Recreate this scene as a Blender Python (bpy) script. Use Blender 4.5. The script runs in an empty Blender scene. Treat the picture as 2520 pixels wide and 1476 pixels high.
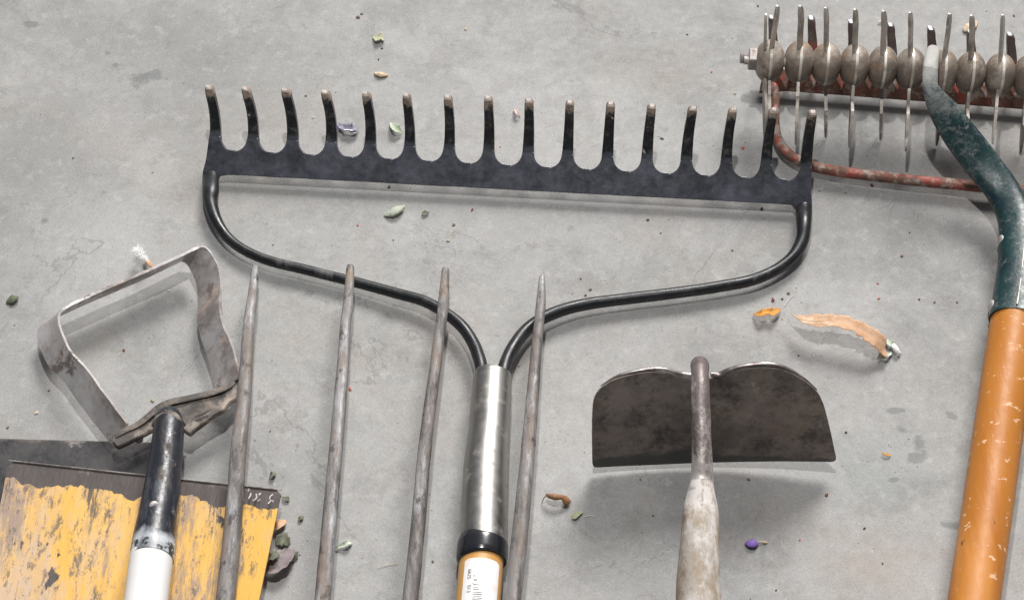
import bpy, math, random
from mathutils import Vector, noise
random.seed(7)
R = math.radians
scene = bpy.context.scene
COL = scene.collection

# ------------------------------------------------------------------ camera
# photo positions are given in a 2520 x 1476 grid of the photograph
TH = R(38); DIST = 1.30; S = 3680.0; F = S * DIST
CAM = Vector((0, -DIST * math.sin(TH), DIST * math.cos(TH)))
RT = Vector((1, 0, 0)); UP = Vector((0, math.cos(TH), math.sin(TH))); FW = Vector((0, math.sin(TH), -math.cos(TH)))
cd = bpy.data.cameras.new('camera'); cam = bpy.data.objects.new('camera', cd); COL.objects.link(cam)
cam.location = CAM; cam.rotation_euler = (TH, 0, 0)
cd.sensor_width = 36; cd.lens = F * 36 / 2520; cd.clip_start = .01; cd.clip_end = 200
scene.camera = cam

def ray(px, py):
    return (RT * (px - 1260) + UP * (738 - py) + FW * F).normalized()
def P(px, py, z=0.0):
    d = ray(px, py); return CAM + d * ((z - CAM.z) / d.z)
def PP(px, py, o, n):
    d = ray(px, py); return CAM + d * ((o - CAM).dot(n) / d.dot(n))
def proj(v):
    d = v - CAM; f = d.dot(FW)
    return 1260 + F * d.dot(RT) / f, 738 - F * d.dot(UP) / f
def W(px, at):           # length in metres of px grid units at a point
    return px * (at - CAM).dot(FW) / F

# ------------------------------------------------------------------ objects
def tag(o, label=None, cat=None, group=None, kind=None):
    if label: o['label'] = label
    if cat: o['category'] = cat
    if group: o['group'] = group
    if kind: o['kind'] = kind
    return o
def empty(name, loc, label, cat, group=None):
    o = bpy.data.objects.new(name, None); COL.objects.link(o); o.location = loc
    o.empty_display_size = .02
    return tag(o, label, cat, group)
def base_of(o):
    v = Vector((0, 0, 0))
    while o is not None:
        v += o.location; o = o.parent
    return v
def obj(name, verts, faces, mat, parent=None, attrs=None, sharp=35, bevel=0, loc=None, smooth=True):
    base = base_of(parent) if parent else (loc or Vector((0, 0, 0)))
    me = bpy.data.meshes.new(name)
    me.from_pydata([tuple(Vector(v) - base) for v in verts], [], faces)
    me.validate(); me.update()
    import bmesh
    bm = bmesh.new(); bm.from_mesh(me); bmesh.ops.recalc_face_normals(bm, faces=bm.faces); bm.to_mesh(me); bm.free()
    if smooth:
        me.polygons.foreach_set('use_smooth', [True] * len(me.polygons))
        me.set_sharp_from_angle(angle=R(sharp))
    if attrs:
        for k, vals in attrs.items():
            a = me.attributes.new(k, 'FLOAT', 'POINT')
            a.data.foreach_set('value', vals)
    if mat: me.materials.append(mat)
    o = bpy.data.objects.new(name, me); COL.objects.link(o)
    if parent: o.parent = parent
    elif loc is not None: o.location = loc
    if bevel:
        b = o.modifiers.new('b', 'BEVEL'); b.width = bevel; b.segments = 2; b.limit_method = 'ANGLE'; b.angle_limit = R(40)
    return o

def cr(pts, n):
    """catmull-rom through tuples of floats"""
    out = []; m = len(pts)
    for i in range(m - 1):
        p0 = pts[max(i - 1, 0)]; p1 = pts[i]; p2 = pts[i + 1]; p3 = pts[min(i + 2, m - 1)]
        for k in range(n):
            t = k / n
            out.append(tuple(.5 * ((2 * b) + (c - a) * t + (2 * a - 5 * b + 4 * c - d) * t * t + (3 * b - a - 3 * c + d) * t ** 3)
                             for a, b, c, d in zip(p0, p1, p2, p3)))
    out.append(tuple(pts[-1])); return out

def tube(name, rows, mat, parent, seg=28, n=8, ex=2.0, rot=0, cap=True, wob=0, sharp=35, attr=None, spline=True, hollow=False):
    """rows: (Vector, ra, rb) ra = half width sideways, rb = half height"""
    rr = [(p.x, p.y, p.z, a, b) for p, a, b in rows]
    if spline and n > 1: rr = cr(rr, n)
    pts = [Vector(r[:3]) for r in rr]; N = len(pts)
    V = []; Fc = []; T = []
    side = None
    L = 0
    for i, r in enumerate(rr):
        d = (pts[min(i + 1, N - 1)] - pts[max(i - 1, 0)]).normalized()
        if side is None:
            ref = Vector((0, 0, 1)) if abs(d.z) < .9 else Vector((0, 1, 0))
            side = d.cross(ref).normalized()
        side = (side - d * side.dot(d)).normalized()
        top = side.cross(d).normalized()
        if i: L += (pts[i] - pts[i - 1]).length
        for k in range(seg):
            a = 2 * math.pi * k / seg + rot
            c, s = math.cos(a), math.sin(a)
            q = (abs(c) ** ex + abs(s) ** ex) ** (-1 / ex)
            w = 1 + (wob * (noise.noise(pts[i] * 60 + Vector((c, s, 0)) * .6)) if wob else 0)
            V.append(pts[i] + side * (c * q * r[3] * w) + top * (s * q * r[4] * w))
            T.append(i / (N - 1))
    for i in range(N - 1):
        for k in range(seg):
            k2 = (k + 1) % seg
            Fc.append((i * seg + k, i * seg + k2, (i + 1) * seg + k2, (i + 1) * seg + k))
    if cap:
        Fc.append(tuple(range(seg))); Fc.append(tuple((N - 1) * seg + k for k in range(seg)))
    return obj(name, V, Fc, mat, parent, {'t': T, 'tw': [math.exp(-((t - .14) / .07) ** 2) for t in T]}, sharp=sharp)

def prism(name, front, off, mat, parent, bevel=0, attrs=None, sharp=35):
    n = len(front)
    offs = off if isinstance(off, list) else [off] * n
    V = list(front) + [p + o for p, o in zip(front, offs)]
    Fc = [tuple(range(n)), tuple(range(2 * n - 1, n - 1, -1))] + [(i, (i + 1) % n, n + (i + 1) % n, n + i) for i in range(n)]
    if attrs: attrs = {k: v + v for k, v in attrs.items()}
    return obj(name, V, Fc, mat, parent, attrs, sharp=sharp, bevel=bevel)

# ------------------------------------------------------------------ materials
def M(name, base, layers=(), rough=.5, metal=0., bump=(400, .1), rvar=.0, spec=.5, coat=0, fine=None):
    m = bpy.data.materials.new(name); m.use_nodes = True
    nt = m.node_tree; N = nt.nodes; Lk = nt.links; N.clear()
    out = N.new('ShaderNodeOutputMaterial'); b = N.new('ShaderNodeBsdfPrincipled'); Lk.new(b.outputs[0], out.inputs[0])
    tc = N.new('ShaderNodeTexCoord')
    def noise_(scale, stretch=(1, 1, 1), detail=6, dist=0., seed=0, rough=.6):
        mp = N.new('ShaderNodeMapping'); mp.inputs['Scale'].default_value = stretch
        mp.inputs['Location'].default_value = (seed * 1.37, seed * .71, seed * .33)
        if len(stretch) > 3: pass
        Lk.new(tc.outputs['Object'], mp.inputs[0])
        nz = N.new('ShaderNodeTexNoise'); nz.inputs['Scale'].default_value = scale; nz.inputs['Detail'].default_value = detail
        nz.inputs['Roughness'].default_value = rough; nz.inputs['Distortion'].default_value = dist
        Lk.new(mp.outputs[0], nz.inputs['Vector']); return nz.outputs['Fac']
    def val(sock, v): sock.default_value = v
    col = N.new('ShaderNodeRGB'); col.outputs[0].default_value = (*base, 1); cs = col.outputs[0]
    rs = N.new('ShaderNodeValue'); rs.outputs[0].default_value = rough; rs = rs.outputs[0]
    ms = N.new('ShaderNodeValue'); ms.outputs[0].default_value = metal; ms = ms.outputs[0]
    for i, l in enumerate(layers):
        if l.get('vor'):
            vo = N.new('ShaderNodeTexVoronoi'); vo.inputs['Scale'].default_value = l['scale']
            Lk.new(tc.outputs['Object'], vo.inputs['Vector']); f = vo.outputs['Distance']
            # break up the regular cell spacing
            th = N.new('ShaderNodeMath'); th.operation = 'MULTIPLY_ADD'
            Lk.new(noise_(l['scale'] * .37, seed=i + 3, detail=2), th.inputs[0]); th.inputs[1].default_value = l.get('pick', -1.2); Lk.new(f, th.inputs[2]); f = th.outputs[0]
            lo, hi = l['hi'], l['lo']
        elif l.get('ridge'):
            nz_ = noise_(l['scale'], (1, 1, 1), 7, .6, l['seed'], .62)
            a1 = N.new('ShaderNodeMath'); a1.operation = 'SUBTRACT'; Lk.new(nz_, a1.inputs[0]); a1.inputs[1].default_value = .5
            a2 = N.new('ShaderNodeMath'); a2.operation = 'ABSOLUTE'; Lk.new(a1.outputs[0], a2.inputs[0])
            a3 = N.new('ShaderNodeMath'); a3.operation = 'MULTIPLY_ADD'; Lk.new(a2.outputs[0], a3.inputs[0]); a3.inputs[1].default_value = -40.
            Lk.new(noise_(l['scale'] * 1.7, (1, 1, 1), 3, 0, l['seed'] + 7), a3.inputs[2]); f = a3.outputs[0]; lo, hi = l['lo'], l['hi']
        elif l.get('spots'):
            f = None
            for (sx, sy, rx, ry, rot_) in l['spots']:
                c = P(sx, sy, 0); mp = N.new('ShaderNodeMapping'); mp.vector_type = 'TEXTURE'
                mp.inputs['Location'].default_value = c; mp.inputs['Rotation'].default_value = (0, 0, rot_); mp.inputs['Scale'].default_value = (rx, ry, 1)
                Lk.new(tc.outputs['Object'], mp.inputs[0]); ln = N.new('ShaderNodeVectorMath'); ln.operation = 'LENGTH'; Lk.new(mp.outputs[0], ln.inputs[0])
                om = N.new('ShaderNodeMath'); om.operation = 'SUBTRACT'; om.use_clamp = True; om.inputs[0].default_value = 1; Lk.new(ln.outputs['Value'], om.inputs[1])
                if f is None: f = om.outputs[0]
                else:
                    mxx = N.new('ShaderNodeMath'); mxx.operation = 'MAXIMUM'; Lk.new(f, mxx.inputs[0]); Lk.new(om.outputs[0], mxx.inputs[1]); f = mxx.outputs[0]
            mu = N.new('ShaderNodeMath'); mu.operation = 'MULTIPLY_ADD'; Lk.new(f, mu.inputs[0]); mu.inputs[1].default_value = .34; Lk.new(noise_(l['scale'], detail=7, seed=l['seed'], rough=.65), mu.inputs[2]); f = mu.outputs[0]
            lo, hi = l['lo'], l['hi']
        else:
            f = noise_(l['scale'], l.get('st', (1, 1, 1)), l.get('detail', 6), l.get('dist', 0), l.get('seed', i * 5 + 1), l.get('nr', .6))
            lo, hi = l['lo'], l['hi']
        if l.get('attr'):
            at = N.new('ShaderNodeAttribute'); at.attribute_name = l['attr'][0]
            mx = N.new('ShaderNodeMapRange'); mx.inputs[1].default_value = l['attr'][1]; mx.inputs[2].default_value = l['attr'][2]
            mx.inputs[3].default_value = l['attr'][3] if len(l['attr']) > 3 else -.6; mx.inputs[4].default_value = l['attr'][4] if len(l['attr']) > 4 else .6
            Lk.new(at.outputs['Fac'], mx.inputs[0])
            ad = N.new('ShaderNodeMath'); ad.operation = 'ADD'; Lk.new(f, ad.inputs[0]); Lk.new(mx.outputs[0], ad.inputs[1]); f = ad.outputs[0]
        mr = N.new('ShaderNodeMapRange'); mr.inputs[1].default_value = lo; mr.inputs[2].default_value = hi
        mr.inputs[4].default_value = l.get('amt', 1.0); Lk.new(f, mr.inputs[0]); k = mr.outputs[0]
        mix = N.new('ShaderNodeMix'); mix.data_type = 'RGBA'; Lk.new(k, mix.inputs[0]); Lk.new(cs, mix.inputs[6])
        mix.inputs[7].default_value = (*l['col'], 1); cs = mix.outputs[2]
        for key in ('rough', 'metal'):
            if key in l:
                mf = N.new('ShaderNodeMix'); mf.data_type = 'FLOAT'; Lk.new(k, mf.inputs[0]); Lk.new(rs if key == 'rough' else ms, mf.inputs[2])
                mf.inputs[3].default_value = l[key]
                if key == 'rough': rs = mf.outputs[0]
                else: ms = mf.outputs[0]
    if fine:      # tiny overall tonal grain (scale, low, high)
        g = noise_(fine[0], detail=3, seed=9); mr = N.new('ShaderNodeMapRange'); mr.inputs[1].default_value = .3; mr.inputs[2].default_value = .7
        mr.inputs[3].default_value = fine[1]; mr.inputs[4].default_value = fine[2]; Lk.new(g, mr.inputs[0])
        vm = N.new('ShaderNodeVectorMath'); vm.operation = 'SCALE'; Lk.new(cs, vm.inputs[0]); Lk.new(mr.outputs[0], vm.inputs['Scale']); cs = vm.outputs[0]
    if rvar:
        g = noise_(140, detail=4, seed=4); mr = N.new('ShaderNodeMapRange'); mr.inputs[1].default_value = .3; mr.inputs[2].default_value = .7
        mr.inputs[3].default_value = -rvar; mr.inputs[4].default_value = rvar; Lk.new(g, mr.inputs[0])
        ad = N.new('ShaderNodeMath'); ad.operation = 'ADD'; ad.use_clamp = True; Lk.new(rs, ad.inputs[0]); Lk.new(mr.outputs[0], ad.inputs[1]); rs = ad.outputs[0]
    Lk.new(cs, b.inputs['Base Color']); Lk.new(rs, b.inputs['Roughness']); Lk.new(ms, b.inputs['Metallic'])
    b.inputs['Specular IOR Level'].default_value = spec; b.inputs['Coat Weight'].default_value = coat; b.inputs['Coat Roughness'].default_value = .15
    if bump:
        bp = N.new('ShaderNodeBump'); bp.inputs['Strength'].default_value = bump[1]; bp.inputs['Distance'].default_value = .0006
        Lk.new(noise_(bump[0], bump[2] if len(bump) > 2 else (1, 1, 1), detail=5, seed=2), bp.inputs['Height']); Lk.new(bp.outputs[0], b.inputs['Normal'])
    return m

MUD = (.30, .25, .20)
m_floor = M('concrete', (.312, .308, .300), [
    dict(col=(0.232, 0.23, 0.225), scale=4.5, lo=.46, hi=.62, amt=.8, detail=9, nr=.62, dist=.4),
    dict(col=(0.198, 0.198, 0.196), scale=13, lo=.50, hi=.66, amt=.6, detail=10, nr=.72, seed=31, dist=.4),
    dict(col=(0.376, 0.373, 0.366), scale=8, lo=.50, hi=.64, amt=.6, detail=10, nr=.70, seed=12, dist=.4),
    dict(col=(0.188, 0.181, 0.167), scale=45, lo=.53, hi=.68, amt=.55, detail=9, nr=.78, seed=5),
    dict(col=(0.423, 0.417, 0.403), scale=90, lo=.54, hi=.68, amt=.5, detail=7, nr=.75, seed=77),
    dict(col=(0.148, 0.144, 0.141), scale=300, lo=.57, hi=.72, amt=.45, detail=5, nr=.75, seed=50),
    dict(col=(0.303, 0.242, 0.201), scale=6, lo=.54, hi=.68, amt=.35, detail=9, nr=.7, seed=60),
    dict(col=(0.255, 0.282, 0.282), scale=7, lo=.54, hi=.68, amt=.35, detail=9, nr=.7, seed=160),
    dict(col=(0.101, 0.11, 0.11), scale=60, seed=5, lo=.64, hi=.74, amt=.5, spots=[(2225, 1060, .014, .006, -.3), (2262, 1085, .006, .017, .25), (2250, 1128, .012, .006, .3), (2345, 1022, .010, .005, -.6), (2200, 1180, .007, .003, .2), (2330, 1290, .015, .005, -.2),
        (2440, 1400, .015, .006, -.1), (110, 545, .006, .006, 0), (75, 60, .010, .006, 0), (265, 130, .005, .005, 0), (285, 160, .005, .005, 0), (2200, 1010, .010, .004, 0), (370, 190, .02, .012, .3), (1240, 420, .006, .003, 0)]),
    dict(col=(0.134, 0.131, 0.124), ridge=True, scale=3.2, seed=14, lo=.42, hi=.52, amt=.40),
    dict(col=(0.141, 0.138, 0.131), ridge=True, scale=7, seed=44, lo=.50, hi=.58, amt=.40),
    dict(col=(0.175, 0.185, 0.181), scale=9, lo=.665, hi=.72, amt=.5, detail=7, nr=.65, seed=83),
], rough=.72, rvar=.1, bump=(900, .35), fine=(1150, .86, 1.14))
m_black = M('black_enamel', (.010, .011, .013), [
    dict(col=(.060, .064, .075), scale=60, lo=.50, hi=.78, amt=.5, detail=9, nr=.72),
    dict(col=(.22, .20, .18), scale=130, lo=.64, hi=.74, amt=.55, rough=.8, detail=8, nr=.75, seed=40),
    dict(col=(.17, .16, .16), scale=55, lo=.62, hi=.70, amt=.5, st=(1, .12, 1), rough=.8, seed=44),
], rough=.35, rvar=.12, bump=(220, .2), spec=.5)
m_barblack = M('black_enamel_bar', (.020, .022, .028), [
    dict(col=(.100, .106, .138), scale=55, lo=.38, hi=.62, amt=.8, detail=9, nr=.78),  # blue-grey sheen of the bar painted into its colour
    dict(col=(.010, .010, .012), scale=22, lo=.50, hi=.66, amt=.7, detail=9, nr=.7, seed=71),
    dict(col=(.15, .15, .16), scale=190, lo=.62, hi=.76, amt=.5, rough=.7, detail=8, nr=.75, seed=40),
], rough=.36, rvar=.10, bump=(200, .35), spec=.9)
m_tine = M('black_enamel_tine', (.010, .0105, .012), [
    dict(col=(.09, .085, .08), scale=150, lo=.50, hi=.66, amt=.6, rough=.8, detail=8, nr=.75),
    dict(col=(.050, .054, .066), scale=55, lo=.40, hi=.60, attr=('t', 0., .22, .25, -.4), seed=81),  # slate highlight at the tine bases, painted to meet the bar
    dict(col=(.28, .225, .18), scale=110, lo=.47, hi=.58, attr=('t', .60, .93, -.55, .30), rough=.75, detail=8, nr=.72, seed=21),
    dict(col=(.14, .115, .10), scale=220, lo=.50, hi=.60, amt=.8, attr=('t', .60, .9, -.5, .02), rough=.75, detail=6, seed=29),
    dict(col=(.33, .29, .27), scale=170, lo=.46, hi=.56, attr=('t', .90, 1., -.5, .10), rough=.55, metal=.25, seed=33),
    dict(col=(.40, .34, .27), scale=130, lo=.66, hi=.69, amt=.9, rough=.9, seed=66),
], rough=.33, rvar=.1, bump=(220, .5), spec=.5)
m_redtine = M('dark_worn_steel_tine', (.10, .075, .07), [
    dict(col=(.22, .19, .17), scale=150, lo=.5, hi=.7, amt=.7),
    dict(col=(.30, .05, .035), scale=70, lo=.55, hi=.66, amt=.7, seed=9, attr=('t', .3, .9, .1, -.4)),
    dict(col=(.42, .43, .46), scale=200, lo=.42, hi=.55, attr=('t', .86, 1., -.7, .3), rough=.45, metal=.6, seed=33),
], rough=.5, rvar=.1, metal=.3)
m_red = M('chipped_red_paint', (.34, .060, .042), [
    dict(col=(.52, .15, .11), scale=90, lo=.5, hi=.75, amt=.5, seed=3),
    dict(col=(.17, .095, .07), scale=75, lo=.42, hi=.50, amt=.95, rough=.85, detail=9, nr=.75, seed=13),
    dict(col=(.36, .31, .26), scale=90, lo=.52, hi=.58, amt=.9, rough=.8, detail=8, nr=.7, seed=23),
    dict(col=(.10, .06, .05), scale=160, lo=.60, hi=.68, amt=.8, rough=.9, seed=43),
], rough=.5, rvar=.12, bump=(300, .5))
m_steel = M('worn_steel', (.20, .188, .18), [
    dict(col=(.080, .072, .070), scale=42, st=(1.3, .28, 1), lo=.48, hi=.55, amt=.85, detail=11, nr=.8, rough=.65),
    dict(col=(.42, .42, .45), scale=60, st=(1.4, .22, 1), lo=.50, hi=.60, amt=.65, detail=11, nr=.8, seed=17, rough=.5),
    dict(col=(.20, .155, .125), scale=40, st=(1.3, .25, 1), lo=.51, hi=.57, amt=.75, detail=10, nr=.8, seed=97, rough=.75, metal=.1),
    dict(col=(.30, .18, .09), scale=30, st=(1, .35, 1), lo=.56, hi=.66, amt=.7, detail=9, nr=.75, seed=27, rough=.85, metal=.1, attr=('tw', 0, 1, -.12, .06)),
    dict(col=(.05, .042, .04), scale=110, st=(1, .5, 1), lo=.56, hi=.62, amt=.85, detail=9, nr=.75, seed=37),
], rough=.6, metal=.15, rvar=.1, bump=(150, 1., (1, .3, 1)))
m_strap = M('polished_dirty_strap', (.52, .485, .475), [
    dict(col=(.23, .20, .19), scale=24, lo=.46, hi=.58, amt=.85, detail=10, nr=.74, rough=.6),
    dict(col=(.70, .68, .69), scale=26, lo=.52, hi=.62, amt=.7, detail=9, nr=.7, seed=17, rough=.34),
    dict(col=(.13, .095, .08), scale=34, lo=.55, hi=.61, amt=.85, detail=10, nr=.78, seed=29, rough=.85, metal=.1),
    dict(col=(.42, .30, .22), scale=60, lo=.55, hi=.63, amt=.65, detail=10, nr=.75, seed=39, rough=.9, metal=.05),
], rough=.44, metal=.45, rvar=.12, bump=(130, .6))
m_bracket = M('muddy_bracket_steel', (.22, .185, .155), [
    dict(col=(.055, .048, .044), scale=45, lo=.42, hi=.56, amt=.95, detail=9, nr=.72, rough=.6),
    dict(col=(.40, .34, .28), scale=60, lo=.52, hi=.66, amt=.8, detail=8, seed=13),
], rough=.65, metal=.25, rvar=.1, bump=(180, .6))
m_nickel = M('satin_ferrule', (.38, .372, .355), [
    dict(col=(.32, .305, .29), scale=34, st=(1, .2, 1), lo=.47, hi=.62, amt=.6, detail=9, nr=.66, rough=.40),
    dict(col=(.50, .46, .42), scale=110, lo=.55, hi=.66, amt=.5, detail=7, seed=19, rough=.5, metal=.7),
    dict(col=(.20, .175, .16), scale=110, lo=.62, hi=.68, amt=.6, detail=7, seed=29, rough=.6),
], rough=.38, metal=1., rvar=.06, bump=(90, .06, (1, .2, 1)))
m_ball = M('weathered_cast_hub', (.225, .180, .142), [
    dict(col=(.17, .142, .12), scale=50, lo=.46, hi=.58, amt=.8, detail=10, nr=.75),
    dict(col=(.44, .39, .335), scale=45, lo=.50, hi=.62, amt=.75, detail=9, nr=.72, seed=17),
    dict(col=(.36, .20, .11), scale=90, lo=.58, hi=.66, amt=.6, detail=8, seed=27),
    dict(col=(.10, .085, .075), scale=150, lo=.58, hi=.68, amt=.6, detail=8, seed=37),
], rough=.6, metal=.15, rvar=.1, bump=(300, .7))
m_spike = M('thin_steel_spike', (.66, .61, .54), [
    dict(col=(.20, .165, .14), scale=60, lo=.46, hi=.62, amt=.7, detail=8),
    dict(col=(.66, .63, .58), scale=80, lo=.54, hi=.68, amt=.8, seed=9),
    dict(col=(.12, .098, .08), scale=90, lo=.42, hi=.56, amt=.8, detail=8, seed=71, attr=('low', 0, 1, -.5, .10)),  # dirt on lower spokes; upper ones stay pale, light painted into their colour
], rough=.45, metal=.2, rvar=.1, bump=(300, .3))
m_teal = M('scuffed_teal_paint', (.006, .034, .036), [
    dict(col=(.006, .018, .028), scale=45, lo=.45, hi=.62, amt=.85, detail=8, seed=3),
    dict(col=(.29, .29, .27), scale=55, lo=.46, hi=.66, amt=.85, detail=12, nr=.86, rough=.8, seed=11, attr=('t', 0., .75, .20, -.10)),
    dict(col=(.42, .41, .38), scale=90, lo=.56, hi=.66, amt=.7, detail=11, nr=.85, rough=.85, seed=21),
    dict(col=(.36, .35, .33), scale=60, lo=.40, hi=.52, amt=.9, rough=.55, seed=31, attr=('t', .17, .22, .5, -.6)),
], rough=.38, rvar=.12, bump=(260, .4))
m_orange = M('varnished_orange_wood', (.46, .175, .027), [
    dict(col=(.38, .125, .014), scale=26, st=(1, .1, 1), lo=.42, hi=.66, amt=.7, detail=8, seed=3),
    dict(col=(.66, .29, .075), scale=34, st=(1, .18, 1), lo=.52, hi=.72, amt=.6, detail=8, seed=13),
    dict(col=(.78, .52, .30), scale=85, st=(1, .35, 1), lo=.625, hi=.67, amt=.55, detail=9, nr=.72, seed=23, rough=.6),
    dict(col=(.78, .56, .38), scale=150, st=(.35, 1, 1), lo=.62, hi=.65, amt=.7, detail=6, seed=33, rough=.6),
    dict(col=(.10, .045, .02), scale=85, st=(1, .4, 1), lo=.69, hi=.72, amt=.8, detail=5, seed=43, rough=.6),
], rough=.46, rvar=.1, bump=(150, .6, (1, .15, 1)), spec=.4)
m_wood = M('pale_varnished_wood', (.60, .33, .10), [
    dict(col=(.46, .22, .055), scale=60, st=(1, .06, 1), lo=.42, hi=.68, amt=.8, detail=8),
    dict(col=(.72, .44, .18), scale=90, st=(1, .08, 1), lo=.5, hi=.7, amt=.6, seed=12),
], rough=.4, bump=(200, .15, (1, .1, 1)))
m_greywood = M('weathered_grey_handle', (.34, .30, .26), [
    dict(col=(.26, .185, .10), scale=42, st=(1, .55, 1), lo=.47, hi=.56, amt=.75, detail=12, nr=.82),
    dict(col=(.56, .53, .505), scale=48, st=(1, .5, 1), lo=.50, hi=.59, amt=.8, detail=12, nr=.82, seed=14),
    dict(col=(.60, .57, .55), scale=60, st=(1, .5, 1), lo=.44, hi=.56, amt=.8, detail=12, nr=.82, seed=54, attr=('t', 0, .62, .22, -.20)),
    dict(col=(.16, .115, .09), scale=70, st=(1, .5, 1), lo=.53, hi=.60, amt=.75, detail=12, nr=.82, seed=24),
    dict(col=(.12, .095, .09), scale=60, st=(1, .5, 1), lo=.50, hi=.58, amt=.7, detail=11, nr=.8, seed=34, attr=('t', 0, .16, .06, -.3)),
], rough=.7, bump=(150, 1., (1, .5, 1)))
m_hoeblade = M('dark_oxidised_hoe_steel', (.250, .212, .188), [
    dict(col=(.045, .037, .033), scale=38, lo=.47, hi=.60, amt=.85, detail=12, nr=.82),
    dict(col=(.30, .262, .235), scale=55, lo=.50, hi=.62, amt=.6, detail=12, nr=.84, seed=15),
    dict(col=(.24, .155, .08), scale=34, lo=.53, hi=.64, amt=.55, detail=12, nr=.84, seed=25),
    dict(col=(.035, .029, .026), scale=14, lo=.47, hi=.62, amt=.55, detail=10, nr=.7, seed=65),
    dict(col=(.42, .37, .30), scale=60, lo=.61, hi=.66, amt=.6, detail=10, nr=.8, seed=35),
    dict(col=(.075, .080, .074), scale=30, lo=.44, hi=.54, amt=.9, seed=45, attr=('t', 0, .20, .35, -.5)),
], rough=.6, metal=.15, rvar=.1, bump=(160, 1.))
m_hoeneck = M('hoe_neck_steel', (.17, .14, .135), [
    dict(col=(.055, .042, .038), scale=48, st=(1, .3, 1), lo=.47, hi=.56, amt=.85, detail=10, nr=.76),
    dict(col=(.60, .58, .57), scale=60, lo=.50, hi=.56, amt=.8, seed=5, attr=('t', .10, .34, .30, -.40), rough=.3, metal=.5),
    dict(col=(.50, .465, .44), scale=60, st=(1, .5, 1), lo=.47, hi=.58, amt=.85, detail=12, nr=.82, seed=54, attr=('t', .35, 1, -.10, .12)),
], rough=.45, metal=.35, rvar=.1, bump=(180, .8))
m_edge = M('bright_steel_edge', (.36, .34, .325), [dict(col=(.16, .13, .12), scale=70, lo=.46, hi=.56, amt=.85, detail=9)], rough=.35, metal=.7, bump=(200, .3))
m_yellow = M('scraped_yellow_paint', (.64, .355, .050), [
    dict(col=(.72, .43, .11), scale=24, st=(1, .3, 1), lo=.47, hi=.6, amt=.7, detail=9),
    dict(col=(.50, .36, .25), scale=13, st=(1, .25, 1), lo=.49, hi=.57, amt=.85, detail=12, nr=.8, rough=.65, seed=12),
    dict(col=(.40, .33, .28), scale=8, st=(1, .35, 1), lo=.47, hi=.60, amt=.55, detail=12, nr=.8, rough=.65, seed=112),
    dict(col=(.25, .19, .16), scale=15, st=(1, .17, 1), lo=.50, hi=.56, amt=.85, detail=12, nr=.84, rough=.65, seed=22),
    dict(col=(.12, .09, .075), scale=90, st=(1, .4, 1), lo=.57, hi=.62, amt=.85, detail=8, nr=.8, rough=.6, seed=72),
    dict(col=(.10, .075, .06), scale=170, st=(1, .35, 1), lo=.55, hi=.60, amt=.8, detail=8, nr=.85, rough=.6, seed=172),
    dict(col=(.050, .040, .036), scale=30, st=(1, .13, 1), lo=.54, hi=.575, amt=.9, detail=11, nr=.82, rough=.6, seed=32),
    dict(col=(.035, .03, .028), scale=22, st=(1, .6, 1), lo=.64, hi=.655, amt=1, detail=7, rough=.6, seed=42),
    dict(col=(.060, .048, .045), scale=26, st=(1, .5, 1), lo=.52, hi=.53, amt=1, detail=9, nr=.62, rough=.55, metal=.3, seed=52, attr=('bare', 0, 1, -.14, .36)),
    dict(col=(.16, .13, .12), scale=60, lo=.54, hi=.62, amt=.7, detail=9, nr=.7, rough=.6, seed=62, attr=('bare', .3, .9, -.5, .02)),
    dict(col=(.045, .038, .036), scale=34, lo=.52, hi=.60, amt=.7, detail=9, nr=.7, rough=.6, seed=92, attr=('bare', .3, .9, -.5, .02)),
], rough=.5, rvar=.1, bump=(120, .8, (1, .3, 1)))
m_darkblade = M('blackened_shovel_steel', (.020, .020, .023), [
    dict(col=(.055, .050, .050), scale=18, lo=.47, hi=.58, amt=.8, detail=10, nr=.75, rough=.6),
    dict(col=(.34, .31, .29), scale=42, lo=.585, hi=.63, amt=.7, detail=10, nr=.78, rough=.7, seed=14, attr=('bare', 0, 1, -.10, .035)),
    dict(col=(.11, .085, .075), scale=60, lo=.46, hi=.62, amt=.7, detail=8, rough=.7, seed=24, attr=('bare', 0, 1, -.6, .12)),
], rough=.45, metal=.1, rvar=.12, bump=(130, .6))
m_socket = M('blue_black_socket', (.012, .014, .022), [
    dict(col=(.11, .075, .05), scale=34, st=(1, .4, 1), lo=.55, hi=.70, amt=.6, detail=9, nr=.75, rough=.7),
    dict(col=(.20, .22, .26), scale=50, st=(1, .25, 1), lo=.54, hi=.72, amt=.6, detail=9, nr=.75, seed=11, rough=.5),
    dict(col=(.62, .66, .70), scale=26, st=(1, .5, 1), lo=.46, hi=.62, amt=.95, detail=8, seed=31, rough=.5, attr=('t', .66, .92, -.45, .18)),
    dict(col=(.34, .31, .27), scale=120, lo=.62, hi=.70, amt=.7, seed=41, rough=.7),
    dict(col=(.05, .035, .02), scale=55, st=(1, .4, 1), lo=.56, hi=.62, amt=.8, detail=10, nr=.78, seed=141, rough=.75),
    dict(col=(.22, .18, .15), scale=60, lo=.46, hi=.56, amt=.9, detail=9, seed=91, rough=.8, attr=('t', 0, .22, .30, -.35)),
    dict(col=(.015, .02, .02), scale=90, lo=.55, hi=.57, amt=.95, seed=51, attr=('t', .86, .93, -.6, .04)),
], rough=.34, rvar=.1, bump=(200, .5), spec=.6)
m_white = M('white_painted_wood', (.74, .735, .73), [
    dict(col=(.55, .50, .47), scale=40, st=(1, .2, 1), lo=.60, hi=.74, amt=.6, detail=8),
    dict(col=(.35, .25, .2), scale=110, st=(1, .4, 1), lo=.70, hi=.74, amt=.7, seed=9),
], rough=.45, bump=(150, .1))
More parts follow.
